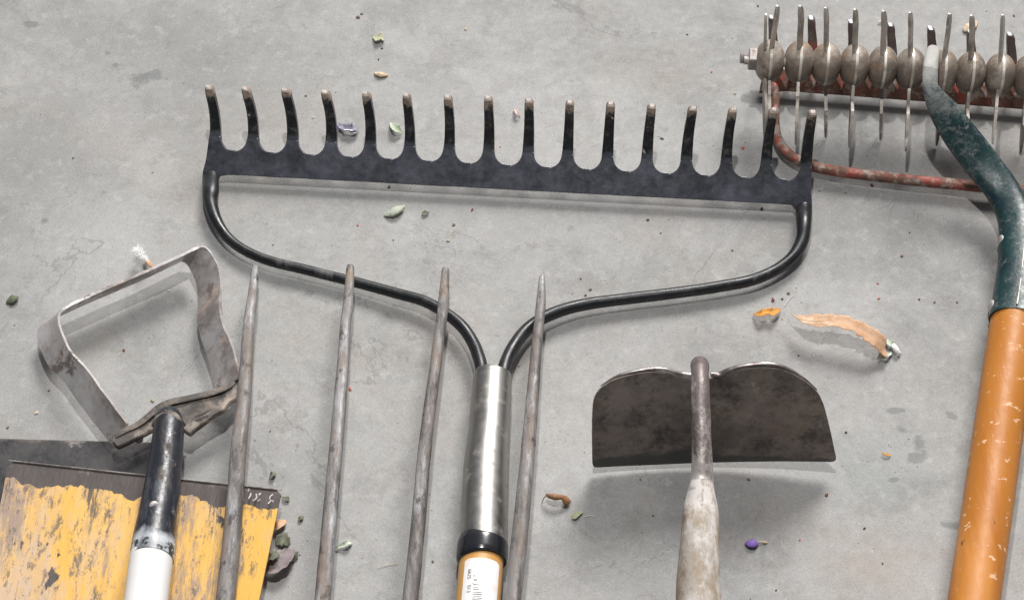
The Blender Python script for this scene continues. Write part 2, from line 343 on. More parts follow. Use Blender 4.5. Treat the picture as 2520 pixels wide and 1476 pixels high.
m_collar = M('glossy_black_plastic', (.012, .013, .017), [
    dict(col=(.45, .46, .45), scale=75, lo=.665, hi=.675, amt=1, detail=3, rough=.5, seed=73)], rough=.2, bump=(100, .05), spec=.6)
m_paper = M('white_paper_label', (.80, .79, .79), [
    dict(col=(.78, .62, .52), scale=55, lo=.58, hi=.68, amt=.7, detail=4, seed=3),
    dict(col=(.60, .60, .62), scale=40, lo=.55, hi=.7, amt=.4, seed=8)], rough=.5, bump=(140, .3))
m_ink = M('grey_ink', (.13, .13, .135), [dict(col=(.5, .5, .5), scale=260, lo=.50, hi=.62, amt=.8)], rough=.6, bump=None)
m_chalk = M('white_scratches', (.60, .57, .54), [dict(col=(.25, .2, .18), scale=300, lo=.45, hi=.55, amt=.8)], rough=.8, bump=None)
def LM(name, a, b, c=None, sc=140):
    return M(name, a, [dict(col=b, scale=sc, lo=.42, hi=.66, amt=.85, detail=6)] + ([dict(col=c, scale=sc * 1.3, lo=.58, hi=.68, amt=.9, seed=17)] if c else []), rough=.7, bump=(500, .5))
m_tan = LM('dry_tan_leaf', (.58, .37, .235), (.46, .25, .13), (.70, .52, .37), 80)
m_orl = LM('dry_orange_leaf', (.60, .28, .05), (.48, .19, .03), (.25, .11, .03), 150)
m_brl = LM('dry_brown_leaf', (.30, .15, .07), (.17, .08, .04), (.42, .25, .14), 150)
m_grn = LM('pale_green_leaf', (.46, .50, .41), (.33, .40, .25), (.60, .64, .55), 150)
m_dgn = LM('dark_green_leaf', (.14, .15, .10), (.09, .10, .065), (.16, .20, .09), 200)
m_ylg = LM('yellow_green_seed', (.36, .37, .22), (.52, .50, .37), None, 200)
m_gry = LM('grey_purple_leaf', (.20, .16, .17), (.33, .28, .27), (.09, .06, .08), 110)
m_pur = LM('violet_petal', (.22, .11, .45), (.30, .19, .58), None, 220)
m_ppl = LM('faded_purple_petal', (.19, .18, .25), (.30, .285, .37), (.55, .52, .55), 160)
m_crm = LM('cream_flake', (.70, .58, .42), (.56, .36, .18), (.80, .74, .62), 200)
m_wht = LM('white_down', (.85, .85, .86), (.78, .77, .77), None, 200)
m_pnk = LM('pink_fluff', (.60, .46, .43), (.72, .62, .58), None, 200)
m_rdc = LM('red_brown_crumb', (.20, .065, .045), (.13, .045, .03), None, 200)
m_rdl = LM('red_paint_chip', (.50, .13, .08), (.40, .09, .05), None, 200)
m_drk = LM('dark_crumb', (.045, .038, .032), (.09, .07, .055), None, 200)
m_brn = LM('brown_crumb', (.16, .10, .06), (.26, .17, .10), None, 200)

# ------------------------------------------------------------------ floor
g = 12.0
fl = obj('concrete_floor', [(-g, -g, 0), (g, -g, 0), (g, g, 0), (-g, g, 0)], [(0, 1, 2, 3)], m_floor)
tag(fl, 'smooth grey mottled concrete floor under the garden tools', None, kind='structure')

# ------------------------------------------------------------------ bow rakes
def rake_head(root, La, Ra, bases, tips, tb, t0, tv, wb, wt, dep, barmat, tinemat, L0, L1, phi0=25, phi1=-22, thick=.006, fl_=.0032):
    """bar and tines of a bow rake standing tines up; fitted so each tine starts and ends where the photo has it"""
    e1 = (Ra - La).normalized(); nh = Vector((-e1.y, e1.x, 0)).normalized(); ez = Vector((0, 0, 1))
    Lmax = .13
    steps = 130; path = [(0., 0., R(phi0))]; a = b = 0.
    for i in range(1, steps + 1):
        t = Lmax * i / steps
        tau = max(0, (t - tb) / (L1 - tb)); ph = R(phi0 + (phi1 - phi0) * min(tau, 1.25) ** 1.7)
        a += math.sin(ph) * Lmax / steps; b += math.cos(ph) * Lmax / steps; path.append((a, b, ph))
    def pt(s, t, d=0.):
        f = min(max(t / Lmax, 0), .9999) * steps; i = int(f); f -= i
        a = path[i][0] * (1 - f) + path[i + 1][0] * f; b = path[i][1] * (1 - f) + path[i + 1][1] * f; ph = path[i][2]
        if t < 0: a = t * math.sin(R(phi0)); b = t * math.cos(R(phi0))
        return La + e1 * s + nh * (a + d * math.cos(ph)) + ez * (b - d * math.sin(ph))
    def fit_s(px, t):
        lo, hi = -.05, .6
        for _ in range(40):
            mid = (lo + hi) / 2
            if proj(pt(mid, t, dep * .5))[0] < px: lo = mid
            else: hi = mid
        return lo
    tin = []
    for bx, (tx, ty) in zip(bases, tips):
        sb = fit_s(bx, t0); lo, hi = L0, L1 * 1.07
        for _ in range(30):
            mid = (lo + hi) / 2
            if proj(pt(fit_s(tx, mid), mid))[1] > ty: lo = mid
            else: hi = mid
        tin.append((sb, fit_s(tx, lo), lo))
    # bar outline
    out = []; n = len(tin)
    for i, (sb, st, tm) in enumerate(tin):
        out.append((sb - wb / 2, t0)); out.append((sb + wb / 2, t0))
        if i < n - 1:
            s2 = tin[i + 1][0] - wb / 2; s1 = sb + wb / 2; r = min(.0085, (s2 - s1) * .42); hgt = t0 - tv
            for k in range(1, 9):
                a = math.pi / 2 * k / 8
                out.append((s1 + r * (1 - math.cos(a)), t0 - hgt * math.sin(a) * .94))
            mid = (s1 + s2) / 2 + .002
            out.append((mid - .0006, tv + .0004)); out.append((mid, tv - .0003)); 
            for k in range(7, 0, -1):
                a = math.pi / 2 * k / 8
                out.append((s2 - r * (1 - math.cos(a)), t0 - hgt * math.sin(a)))
    s0 = tin[0][0] - wb / 2; s1 = tin[-1][0] + wb / 2
    out += [(s1 + .0004, .010), (s1 + .0012, .003), (s1 + .0014, -.003), (s1 - .0105, -.003), (s1 - .0110, -.0012), (s1 - wb * 1.6, -.0001)]
    k = 24
    for i in range(1, k): out.append((s1 - wb * 1.6 + (s0 + 3.4 * wb - s1) * i / k, random.uniform(-.00012, .00012)))
    out += [(s0 + wb * 1.8, -.0001), (s0 + .0085, -.0012), (s0 + .0078, -.003), (s0 - fl_, -.003), (s0 - fl_ * .9, .003), (s0 - fl_ * .45, .010)]
    bar = prism('head_bar', [pt(s, t, 0) for s, t in out], [pt(s, t, thick) - pt(s, t, 0) for s, t in out], barmat, root, bevel=.0009)
    # tines
    for sb, st, tm in tin:
        V = []; T = []; Fc = []; ns = 15; jit = random.uniform(.94, 1.06)
        lean = random.uniform(1.7, 2.6)
        for i in range(-1, ns):
            tau = max(i, 0) / (ns - 1); t = t0 - .0006 + (tm - t0 + .0006) * tau - (.004 if i < 0 else 0)
            s = sb + (st - sb) * tau ** lean
            w = (wb + (wt - wb) * tau ** .8) / 2 * (jit if 0 < i else 1); d0 = 0.; d1 = thick + (dep - thick) * min(1, tau * 3) 
            if i < 0: w *= .9; d0 = .0008; d1 -= .0008
            if i == ns - 1: w *= .50; d0 += dep * .30; d1 -= dep * .25
            if i == ns - 2: t = tm - .0009; w *= .82; d0 += dep * .10; d1 -= dep * .06
            if i == ns - 3: t = tm - .0028
            c = min(w, (d1 - d0) / 2) * .35
            for (x, y) in ((-w + c, d0), (w - c, d0), (w, d0 + c), (w, d1 - c), (w - c, d1), (-w + c, d1), (-w, d1 - c), (-w, d0 + c)):
                V.append(pt(s + x, t, y)); T.append(tau)
        ns += 1
        for i in range(ns - 1):
            for q in range(8): Fc.append((i * 8 + q, i * 8 + (q + 1) % 8, i * 8 + 8 + (q + 1) % 8, i * 8 + 8 + q))
        Fc.append(tuple(range(8))); Fc.append(tuple(range(ns * 8 - 8, ns * 8)))
        obj('tine', V, Fc, tinemat, root, {'t': T}, sharp=28)
    return pt, tin

def tb(rows, hfac=1.0):
    """rows in photo grid: (px, py, z, width px) -> tube rows"""
    out = []
    for r in rows:
        p = P(r[0], r[1], r[2]); w = W(r[3], p) / 2
        out.append((p, w, w * (r[4] if len(r) > 4 else hfac)))
    return out

# black bow rake
bx = [531, 624, 721, 816, 912, 1009, 1106, 1203, 1300, 1397, 1495, 1592, 1689, 1787, 1885, 1983]
tx = [511, 600, 699, 796, 898, 998, 1100, 1200, 1301, 1402, 1503, 1605, 1707, 1806, 1905, 2001]
ty = [210, 213, 217, 222, 227, 231, 235, 238, 244, 249, 253, 258, 263, 267, 269, 274]
La = P(505, 427, .0095); Ra = P(1997, 506, .0095)
rk = empty('bow_rake', P(1213, 900, 0), 'large black bow rake with sixteen upturned tines, silver ferrule and black collar', 'rake')
pt, tn = rake_head(rk, La, Ra, bx, [(x_, y_ + 9) for x_, y_ in zip(tx, ty)], .0220, .0265, .0168, .0080, .0058, .0070, m_barblack, m_tine, .035, .078, phi0=50, phi1=-22)
a = pt(tn[0][0] - .0022, .000, .003); b = pt(tn[-1][0] + .0001, .000, .003)
wd = .0052
rows = [(pt(tn[0][0] - .0016, .008, .0034), .0042, .0031), (a, .0060, .0036)]
rows += tb([(519, 468, .011, 40, .8), (519, 500, .010, 34), (533, 545, .0085, 30), (562, 586, .008, 26), (604, 617, .008, 25.5), (660, 641, .008, 25), (744, 662, .008, 25.5),
            (858, 690, .008, 26), (966, 719, .009, 27), (1040, 740, .010, 28), (1095, 769, .011, 29), (1137, 803, .012, 30), (1164, 843, .013, 31), (1180, 885, .0155, 32), (1186, 918, .017, 32)])
tube('bow_rod', rows, m_black, rk, seg=24, n=6, wob=.05)
rows = [(pt(tn[-1][0] + .0001, .008, .0034), .0044, .0031), (b, .0059, .0036)]
rows += tb([(1979, 545, .011, 37, .9), (1974, 590, .010, 33), (1952, 630, .009, 30), (1913, 662, .0085, 29), (1860, 686, .0085, 29), (1790, 702, .0085, 29), (1690, 717, .0085, 29), (1560, 733, .0085, 29),
            (1450, 747, .009, 30), (1375, 766, .010, 31), (1325, 789, .011, 31), (1288, 820, .012, 32), (1261, 858, .013, 32), (1244, 895, .0155, 33), (1238, 925, .017, 33)])
tube('bow_rod', rows, m_black, rk, seg=24, n=6, wob=.05)
hz = .0185
tube('ferrule', tb([(1212.5, 922, hz, 84), (1212, 924.5, hz, 92), (1211.8, 929, hz, 96), (1211.2, 942, hz, 97), (1208, 990, hz, 100), (1203, 1065, hz, 103), (1199, 1105, hz, 107), (1196, 1150, hz, 112), (1192, 1236, hz, 115), (1189, 1345, hz, 117)]),
     m_nickel, rk, seg=56, n=5)
tube('collar', tb([(1188.5, 1335, hz, 117), (1188, 1337, hz, 123), (1187.6, 1344, hz, 127), (1186, 1366, hz, 128), (1185.4, 1373, hz, 127), (1185, 1381, hz, 123), (1185, 1383, hz, 112)]), m_collar, rk, seg=56, n=4)
HA = P(1186, 1362, hz); HB = P(1176.5, 1476, hz); ha = W(109, HA) / 2; hdir = (HB - HA).normalized()
HE = HA + hdir * .75
hnd = tube('handle', [(HA, ha, ha), (HA + hdir * .1, ha, ha), (HE, ha * 1.02, ha * 1.02)], m_wood, rk, seg=56, n=6)
# paper label wrapped on the handle (arc from the photo outline), with digits and bars
sd = hdir.cross(Vector((0, 0, 1))).normalized(); sd = -sd if sd.x < 0 else sd
tp = sd.cross(hdir); tp = -tp if tp.z < 0 else tp
def onh(l, a, lift=.00012):
    return HA + hdir * l + (sd * math.sin(a) + tp * math.cos(a)) * (ha + lift)
def fit_on(px, py, lift=.00012):
    a, l = 0., .02
    for _ in range(60):
        q = proj(onh(l, a, lift)); l += (py - q[1]) / 4600; a += (px - q[0]) / 70 * .6
        a = max(-1.35, min(1.35, a))
    return l, a
l0, aL = fit_on(1143, 1392); l0b, aR = fit_on(1229, 1392); lt, _ = fit_on(1185, 1371)
V = []; Fc = []; nu, nv = 26, 20; LE = lt + .075
for j in range(nv + 1):
    for i in range(nu + 1):
        u = i / nu; v = j / nv; aa = aL + (aR - aL) * u
        l = lt + (LE - lt) * v
        if j == 0: l += .0012 * max(0, abs(u - .5) * 2 - .8) * 5
        V.append(onh(l, aa))
for j in range(nv):
    for i in range(nu):
        q = j * (nu + 1) + i; Fc.append((q, q + 1, q + nu + 2, q + nu + 1))
lab = obj('paper_label', V, Fc, m_paper, hnd)
def label_text(txt, px, py0, size, name):
    cu = bpy.data.curves.new('t', 'FONT'); cu.body = txt; cu.size = size; o = bpy.data.objects.new('t', cu); COL.objects.link(o)
    bpy.context.view_layer.update()
    me = bpy.data.meshes.new_from_object(o.evaluated_get(bpy.context.evaluated_depsgraph_get()))
    l, a = fit_on(px, py0)
    V = [onh(l + v.co.x, a + v.co.y / ha, .0003) for v in me.vertices]; Fc = [tuple(p.vertices) for p in me.polygons]
    bpy.data.objects.remove(o); bpy.data.curves.remove(cu)
    return V, Fc
Vs, Fs = [], []
for txt, px, py, sz in (('6625', 1152.5, 1400, .0034), ('"', 1158, 1433, .0026), ('013', 1150.5, 1439, .0034)):
    V, Fc = label_text(txt, px, py, sz, 'x'); n0 = len(Vs); Vs += V; Fs += [tuple(i + n0 for i in f) for f in Fc]
obj('printed_number', Vs, Fs, m_ink, lab, smooth=False)
Vs, Fs = [], []
for x0, x1, y, w in ((1165, 1169, 1416, 2), (1166, 1174, 1424, 1.2), (1166, 1174, 1427, 1.2), (1165, 1183, 1437.5, 2.0), (1164.5, 1178, 1445, 1), (1164, 1180, 1449, 1.3), (1163.5, 1187, 1456, 1.5), (1163, 1187, 1461, 2.2),
                     (1163, 1185, 1466, 1.2), (1162, 1186, 1470, 1.5), (1162, 1186, 1474, 2.0), (1161.5, 1186, 1480, 1.3), (1161, 1186, 1485, 2.2), (1161, 1186, 1491, 1.4), (1160, 1186, 1497, 2)):
    l, a0 = fit_on(x0, y); _, a1 = fit_on(x1, y); w = w * .00026 / 2; n0 = len(Vs)
    for i in range(5):
        a = a0 + (a1 - a0) * i / 4; Vs += [onh(l - w, a, .0003), onh(l + w, a, .0003)]
    Fs += [(n0 + 2 * i, n0 + 2 * i + 1, n0 + 2 * i + 3, n0 + 2 * i + 2) for i in range(4)]
obj('printed_bars', Vs, Fs, m_ink, lab, smooth=False)

# red bow rake under the star wheels
rr = empty('bow_rake', P(2300, 230, 0), 'rusty bow rake with chipped red paint lying under the star wheel cultivator', 'rake')
rbx = [1901 + 97.6 * i for i in range(9)]
rtx = [1897 + 97.7 * i for i in range(9)]; rty = [46, 48, 57, 65, 73, 81, 88, 96, 104]
La = P(1880, 219, .008); Ra = P(2700, 282, .008)
pt2, tn2 = rake_head(rr, La, Ra, rbx, list(zip(rtx, rty)), .0165, .0205, .0140, .0088, .0052, .0075, m_red, m_redtine, .03, .070, phi0=50, phi1=-20, thick=.006)
rows = [(pt2(tn2[0][0] + .001, .004, .003), .0042, .003)]
rows += tb([(1909, 240, .009, 22), (1908, 275, .009, 20), (1908, 312, .009, 21), (1915, 345, .009, 22), (1935, 374, .009, 23), (1970, 398, .009, 24), (2020, 414, .009, 25), (2100, 427, .009, 25), (2210, 440, .009, 25),
            (2330, 452, .009, 26), (2440, 462, .010, 27), (2540, 474, .010, 27), (2600, 500, .011, 28), (2630, 560, .013, 28), (2640, 640, .015, 28)])
tube('bow_rod', rows, m_red, rr, seg=20, n=6, wob=.12, ex=2.6)
tube('ferrule', tb([(2650, 620, .017, 95), (2645, 800, .017, 100), (2640, 1000, .017, 112)]), m_redtine, rr, seg=32, n=4)

# ------------------------------------------------------------------ star wheel cultivator
cv = empty('star_wheel_cultivator', P(2300, 300, 0), 'cultivator with rusty star wheels and ball hubs on scuffed teal neck and orange wooden handle', 'cultivator')
bc = [(1894, 151), (1967, 153), (2033, 158), (2103, 162), (2172, 166), (2240, 171), (2320, 176), (2388, 180), (2460, 184), (2530, 189), (2600, 194)]
uptip = [(1912, 16), (1968, 17), (2031, 22), (2103, 26), (2173, 30), (2239, 34), (2336, 36), (2390, 41), (2467, 40), (2540, 46), (2610, 50)]
lotip = [(1893, 352), (1958, 358), (2027, 361), (2090, 365), (2161, 368), (2229, 374), (2299, 381), (2372, 385), (2443, 358), (2505, 398), (2590, 400)]
HH = .047
CB = [P(x, y, HH) for x, y in bc]
ax = (CB[-1] - CB[0]).normalized()
tube('axle', [(CB[0] - ax * .018, .0034, .0034), (CB[-1] + ax * .01, .0034, .0034)], m_spike, cv, seg=20, n=2)
# bolt thread and nut at the free end
V = []; Fc = []
q1 = ax.cross(Vector((0, 0, 1))).normalized(); q2 = ax.cross(q1)
seg = 24; rings = 22
for i in range(rings):
    r = .0041 if i % 2 else .0035
    if i == 0: r = .0031
    for k in range(seg):
        a = 2 * math.pi * k / seg; V.append(P(1821, 143, HH) + ax * (.0085 * i / rings) + (q1 * math.cos(a) + q2 * math.sin(a)) * r)
for i in range(rings - 1):
    for k in range(seg): Fc.append((i * seg + k, i * seg + (k + 1) % seg, (i + 1) * seg + (k + 1) % seg, (i + 1) * seg + k))
Fc.append(tuple(range(seg)))
obj('bolt_thread', V, Fc, m_strap, cv)
c0 = P(1842, 145, HH)
hexv = [c0 + (q1 * math.cos(math.pi / 3 * k + .35) + q2 * math.sin(math.pi / 3 * k + .35)) * .0086 for k in range(6)]
prism('nut', hexv, ax * .0058, m_strap, cv, bevel=.0007)
def ball(c, ra, rb, sd):
    V = []; Fc = []; nl, ns = 22, 36
    for i in range(nl + 1):
        th = math.pi * i / nl; x = -math.cos(th); r = math.sin(th) ** .86
        if i == nl // 2: r *= .955
        for k in range(ns):
            a = 2 * math.pi * k / ns; v = c + ax * (x * ra) + (q1 * math.cos(a) + q2 * math.sin(a)) * (max(r, .18) * rb)
            V.append(v + (v - c).normalized() * noise.noise(v * 90 + Vector((sd, 0, 0))) * .0004)
    for i in range(nl):
        for k in range(ns): Fc.append((i * ns + k, i * ns + (k + 1) % ns, (i + 1) * ns + (k + 1) % ns, (i + 1) * ns + k))
    Fc.append(tuple(range(ns))); Fc.append(tuple(nl * ns + k for k in range(ns)))
    return obj('hub_ball', V, Fc, m_ball, cv, sharp=60)
def spokev(c, tip, z, wm, tw, bend, ups, V, Fc, T):
    """a flat pointed spoke from hub centre to tip"""
    d = (tip - c); Ln = d.length; d.normalize()
    q0 = ax.cross(d).normalized()
    if ups and q0.y < 0: q0 = -q0
    if not ups and q0.z < 0: q0 = -q0
    q = (q0 * math.cos(tw) + ax * math.sin(tw)).normalized(); n = d.cross(q).normalized() * .00105
    prof = [(0., .0050, 1), (.3, .0050, 1), (.5, wm, 1), (.7, wm, 1), (.85, wm * .95, 1), (.93, wm * .8, .9), (.98, wm * .45, .8), (1., wm * .2, .7)] if ups else [(0., .0050, 1), (.25, .0052, 1), (.42, .0055, 1), (.6, wm, 1), (.78, wm * .86, 1), (.9, wm * .50, .9), (.97, wm * .2, .7), (1., wm * .05, .5)]
    n0 = len(V)
    for (u, w, th) in prof:
        o = c + d * (Ln * u) + q * (bend * math.sin(math.pi * u)) 
        lead = .25 if u > .5 else .5
        for sx, sn in ((-lead * 2, 1), ((1 - lead) * 2, 1), ((1 - lead) * 2, -1), (-lead * 2, -1)):
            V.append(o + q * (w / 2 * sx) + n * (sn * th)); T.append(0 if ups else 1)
    m_ = len(prof)
    for i in range(m_ - 1):
        for k in range(4): Fc.append((n0 + i * 4 + k, n0 + i * 4 + (k + 1) % 4, n0 + i * 4 + 4 + (k + 1) % 4, n0 + i * 4 + 4 + k))
    Fc.append((n0, n0 + 1, n0 + 2, n0 + 3)); Fc.append(tuple(n0 + (m_ - 1) * 4 + k for k in range(4)))
def fit_dir(c, px, py, Rr, far):
    """point at radius Rr from c in the wheel's plane side chosen by z, matching photo row py"""
    best = None
    for i in range(0, 3600, 2):
        a = R(i / 10); v = c + (Vector((0, 1, 0)) * math.cos(a) + Vector((0, 0, 1)) * math.sin(a)) * Rr
        if far == 'up' and not (30 <= i / 10 <= 125): continue
        if far == 'lo' and not (185 <= i / 10 <= 260): continue
        e = abs(proj(v)[1] - py)
        if best is None or e < best[0]: best = (e, v)
    v = best[1]
    dx = (px - proj(v)[0]); v = v + ax * W(dx, v)
    if v.z < .0015: v.z = .0015
    return v
for i, c in enumerate(CB):
    ball(c, W(36.5, c), W(53, c), i)
    rd_ = W(53, c) * 1.0; dv = [c + (q1 * math.cos(R(k * 7.5)) + q2 * math.sin(R(k * 7.5))) * rd_ - ax * .0009 for k in range(48)]
    prism('wheel_plate', dv, ax * .0018, m_spike, cv)
    V, Fc, T = [], [], []
    u = fit_dir(c, *uptip[i], .058, 'up'); l = fit_dir(c, *lotip[i], .062, 'lo')
    spokev(c, u, 0, .0050, R(26 + 6 * math.sin(i * 2.1)), .0010, True, V, Fc, T)
    spokev(c, l, 0, .0115, -R(3 + 3 * math.sin(i * 1.7)), -.002, False, V, Fc, T)
    dn = c + Vector((0, .026, -.036 - .004 * math.sin(i)))
    spokev(c, dn, 0, .009, 0, 0, True, V, Fc, T)
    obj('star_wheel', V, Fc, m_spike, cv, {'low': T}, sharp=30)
    if i == 0:
        V, Fc, T = [], [], []
        spokev(c - ax * .0035, u + Vector((-.006, .004, -.012)), 0, .008, 0, 0, True, V, Fc, T)
        spokev(c - ax * .0035, l + Vector((-.003, .002, 0)), 0, .010, .1, 0, False, V, Fc, T)
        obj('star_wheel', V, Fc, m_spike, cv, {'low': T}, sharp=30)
nk = tb([(2299, 114, .066, 16, .35), (2297, 122, .068, 30, .35), (2292, 150, .070, 36, .35), (2289, 185, .070, 38, .4), (2290, 215, .067, 40, .45), (2304, 245, .062, 56, .5), (2330, 285, .054, 76, .5), (2372, 345, .043, 86, .48),
         (2422, 410, .033, 86, .5), (2468, 470, .027, 84, .6), (2500, 540, .0235, 88, .8), (2508, 620, .0225, 98, .9), (2506, 700, .022, 110, 1), (2498, 796, .022, 124, 1)])
neck = tube('neck', nk, m_teal, cv, seg=40, n=8, ex=2.5, wob=.03)
sm = tb([(2521, 600, .0352, 4), (2513, 680, .0365, 4), (2503, 748, .0385, 4)])
tube('seam', sm, m_spike, neck, seg=10, n=5)
for (x, y) in ((2459, 596), (2435, 757)):
    p = P(x, y, .024); tube('bolt', [(p + Vector((-.0005, 0, 0)), .0022, .0022), (p + Vector((.0006, 0, 0)), .0046, .0046), (p + Vector((.0026, 0, 0)), .0052, .0052), (p + Vector((.008, 0, 0)), .0052, .0052)], m_strap, neck, seg=18, n=3)
    p = P(x - 2, y + 20, .013); tube('bolt', [(p, .0032, .0032), (p + Vector((.008, 0, 0)), .0034, .0034)], m_bracket, neck, seg=6, n=1)
tube('handle', tb([(2499, 776, .022, 108), (2497.5, 786, .022, 117), (2479, 905, .022, 119), (2460, 1038, .022, 121), (2430, 1250, .022, 124), (2397, 1476, .022, 127), (2325, 1980, .022, 137)]), m_orange, cv, seg=48, n=6)

# ------------------------------------------------------------------ garden hoe
he = empty('garden_hoe', P(1757, 1142, 0), 'hoe with broad dark oxidised blade standing on edge and weathered grey handle', 'hoe')
O = P(1757, 1146, .005); fi = R(13); nB = Vector((0, math.cos(fi), -math.sin(fi)))
ol = [(1456, 1053), (1457, 1005), (1460, 975), (1470, 955), (1488, 940), (1512, 928), (1554, 919), (1600, 915), (1639, 919), (1673, 929), (1700, 935), (1724, 936), (1750, 935), (1773, 933), (1794, 922), (1832, 911), (1886, 907), (1934, 913), (1979, 934),
      (2008, 957), (2022, 980), (2030, 1003), (2043, 1055), (2053, 1103), (2056, 1116), (2055, 1124), (2048, 1129), (2030, 1131), (1995, 1133), (1920, 1137), (1840, 1141), (1757, 1144), (1670, 1146), (1597, 1147), (1530, 1146), (1475, 1145), (1463, 1143), (1458, 1135), (1457, 1120)]
ol = [c[:2] for c in cr(ol + [ol[0]], 3)][:-1]
fr = []; tt = []
for x, y in ol:
    v = PP(x, y, O, nB); fr.append(v); tt.append((v.z - O.z) / .1)
bow_ = lambda v: 1.3 * (v.x - O.x) ** 2 - .25 * (v.z - .05) ** 2 * 8
# grid-filled curved blade: fan from outline to inner scaled loops
cx = sum((v for v in fr), Vector()) / len(fr)
V = []; Fc = []; T = []; n = len(fr); loops = [1., .97, .8, .6, .4, .2]
for sgn in (0, 1):
    for s in loops:
        for v in fr:
            w = cx + (v - cx) * s; w = w - nB * bow_(w) * .6 + nB * (sgn * (.0022 if s < 1 else .0014))
            V.append(w); T.append((w.z - O.z) / .1)
    V.append(cx - nB * bow_(cx) * .6 + nB * sgn * .0022); T.append(.5)
m_ = n * len(loops) + 1
for sgn in (0, 1):
    o = sgn * m_
    for j in range(len(loops) - 1):
        for i in range(n): Fc.append((o + j * n + i, o + j * n + (i + 1) % n, o + (j + 1) * n + (i + 1) % n, o + (j + 1) * n + i))
    for i in range(n): Fc.append((o + (len(loops) - 1) * n + i, o + (len(loops) - 1) * n + (i + 1) % n, o + m_ - 1))
for i in range(n): Fc.append((i, (i + 1) % n, m_ + (i + 1) % n, m_ + i))
bl = obj('blade', V, Fc, m_hoeblade, he, {'t': T}, sharp=40)
# rolled bright top rims either side of the neck
def rim(pts):
    rows = []
    for x, y, w in pts:
        v = PP(x, y, O, nB); v = v - nB * bow_(v) * .6 + nB * .002; rows.append((v, .0013 * w, .0010 * w))
    tube('rim', rows, m_edge, bl, seg=12, n=5)
rim([(1478, 945, .3), (1512, 927, .6), (1554, 917, .9), (1600, 912, 1), (1639, 915, 1), (1673, 925, 1.1), (1703, 930, 1.4)])
rim([(1750, 928, 1.5), (1773, 929, 1.6), (1796, 918, 1.3), (1832, 908, 1.1), (1886, 903, 1.2), (1934, 910, 1), (1977, 932, .7), (2010, 958, .4)])
tube('neck', tb([(1724, 945, .088, 30), (1723, 915, .097, 44), (1722, 899, .106, 46), (1722, 903, .115, 44), (1723, 930, .1185, 44), (1724, 975, .118, 46), (1725, 1030, .114, 48), (1727, 1090, .109, 50), (1728, 1140, .1045, 52), (1727, 1180, .1, 58), (1725, 1215, .098, 68)]),
     m_hoeneck, he, seg=32, n=6, wob=.08)
tube('handle', tb([(1726.5, 1185, .100, 57), (1725.5, 1215, .098, 70), (1724.5, 1245, .096, 82), (1724, 1275, .095, 89), (1722.5, 1330, .094, 96), (1721, 1380, .093, 102), (1718, 1476, .090, 112), (1712, 1700, .085, 122), (1705, 2000, .08, 135)]),
     m_greywood, he, seg=40, n=6, wob=.05)

# ------------------------------------------------------------------ garden fork
fk = empty('garden_fork', P(950, 1476, 0), 'garden fork with four long worn steel tines lying across the black rake bow', 'fork')
FT = [[(628, 657, 17), (620, 735, 24), (612, 800, 30), (606, 900, 34), (600, 984, 38), (588, 1100, 42), (574, 1280, 46), (555, 1476, 51), (535, 1640, 54), (560, 1740, 60)],
      [(862, 655, 18), (857, 735, 24), (850, 800, 28), (844, 900, 32), (832, 1046, 36), (818, 1200, 38), (806, 1340, 41), (794, 1476, 43), (780, 1640, 46), (770, 1760, 52)],
      [(1096, 662, 18), (1091, 740, 25), (1082, 820, 29), (1072, 900, 31), (1058, 1000, 33), (1044, 1120, 36), (1026, 1320, 39), (1010, 1476, 42), (994, 1640, 46), (978, 1760, 52)],
      [(1334, 678, 14), (1331, 740, 22), (1326, 800, 26), (1320, 861, 28), (1312, 960, 32), (1302, 1080, 36), (1281, 1300, 42), (1260, 1476, 46), (1236, 1640, 48), (1190, 1740, 54)]]
for t_ in FT:
    rows = []
    for i, (x, y, w) in enumerate(t_):
        z = .0225 + .002 * min(i, 5)
        rows.append((x, y + (7 if i < 2 else 0), z, w * (.92 if i > 1 else 1.05)))
    r0 = rows[0]; rows.insert(0, (r0[0], r0[1] - 2.5, r0[2], r0[3] * .75)); rows[1] = (r0[0], r0[1] + 1.5, r0[2], r0[3] * 1.02)
    tube('tine', tb(rows, .95), m_steel, fk, seg=24, n=7, ex=2.6, rot=R(0), wob=.05)
tube('shoulder', tb([(545, 1700, .032, 60), (700, 1770, .032, 66), (875, 1790, .032, 80), (1050, 1770, .032, 66), (1200, 1700, .032, 60)]), m_steel, fk, seg=24, n=6)
tube('socket', tb([(872, 1790, .032, 80), (862, 2000, .035, 130)]), m_steel, fk, seg=28, n=4)

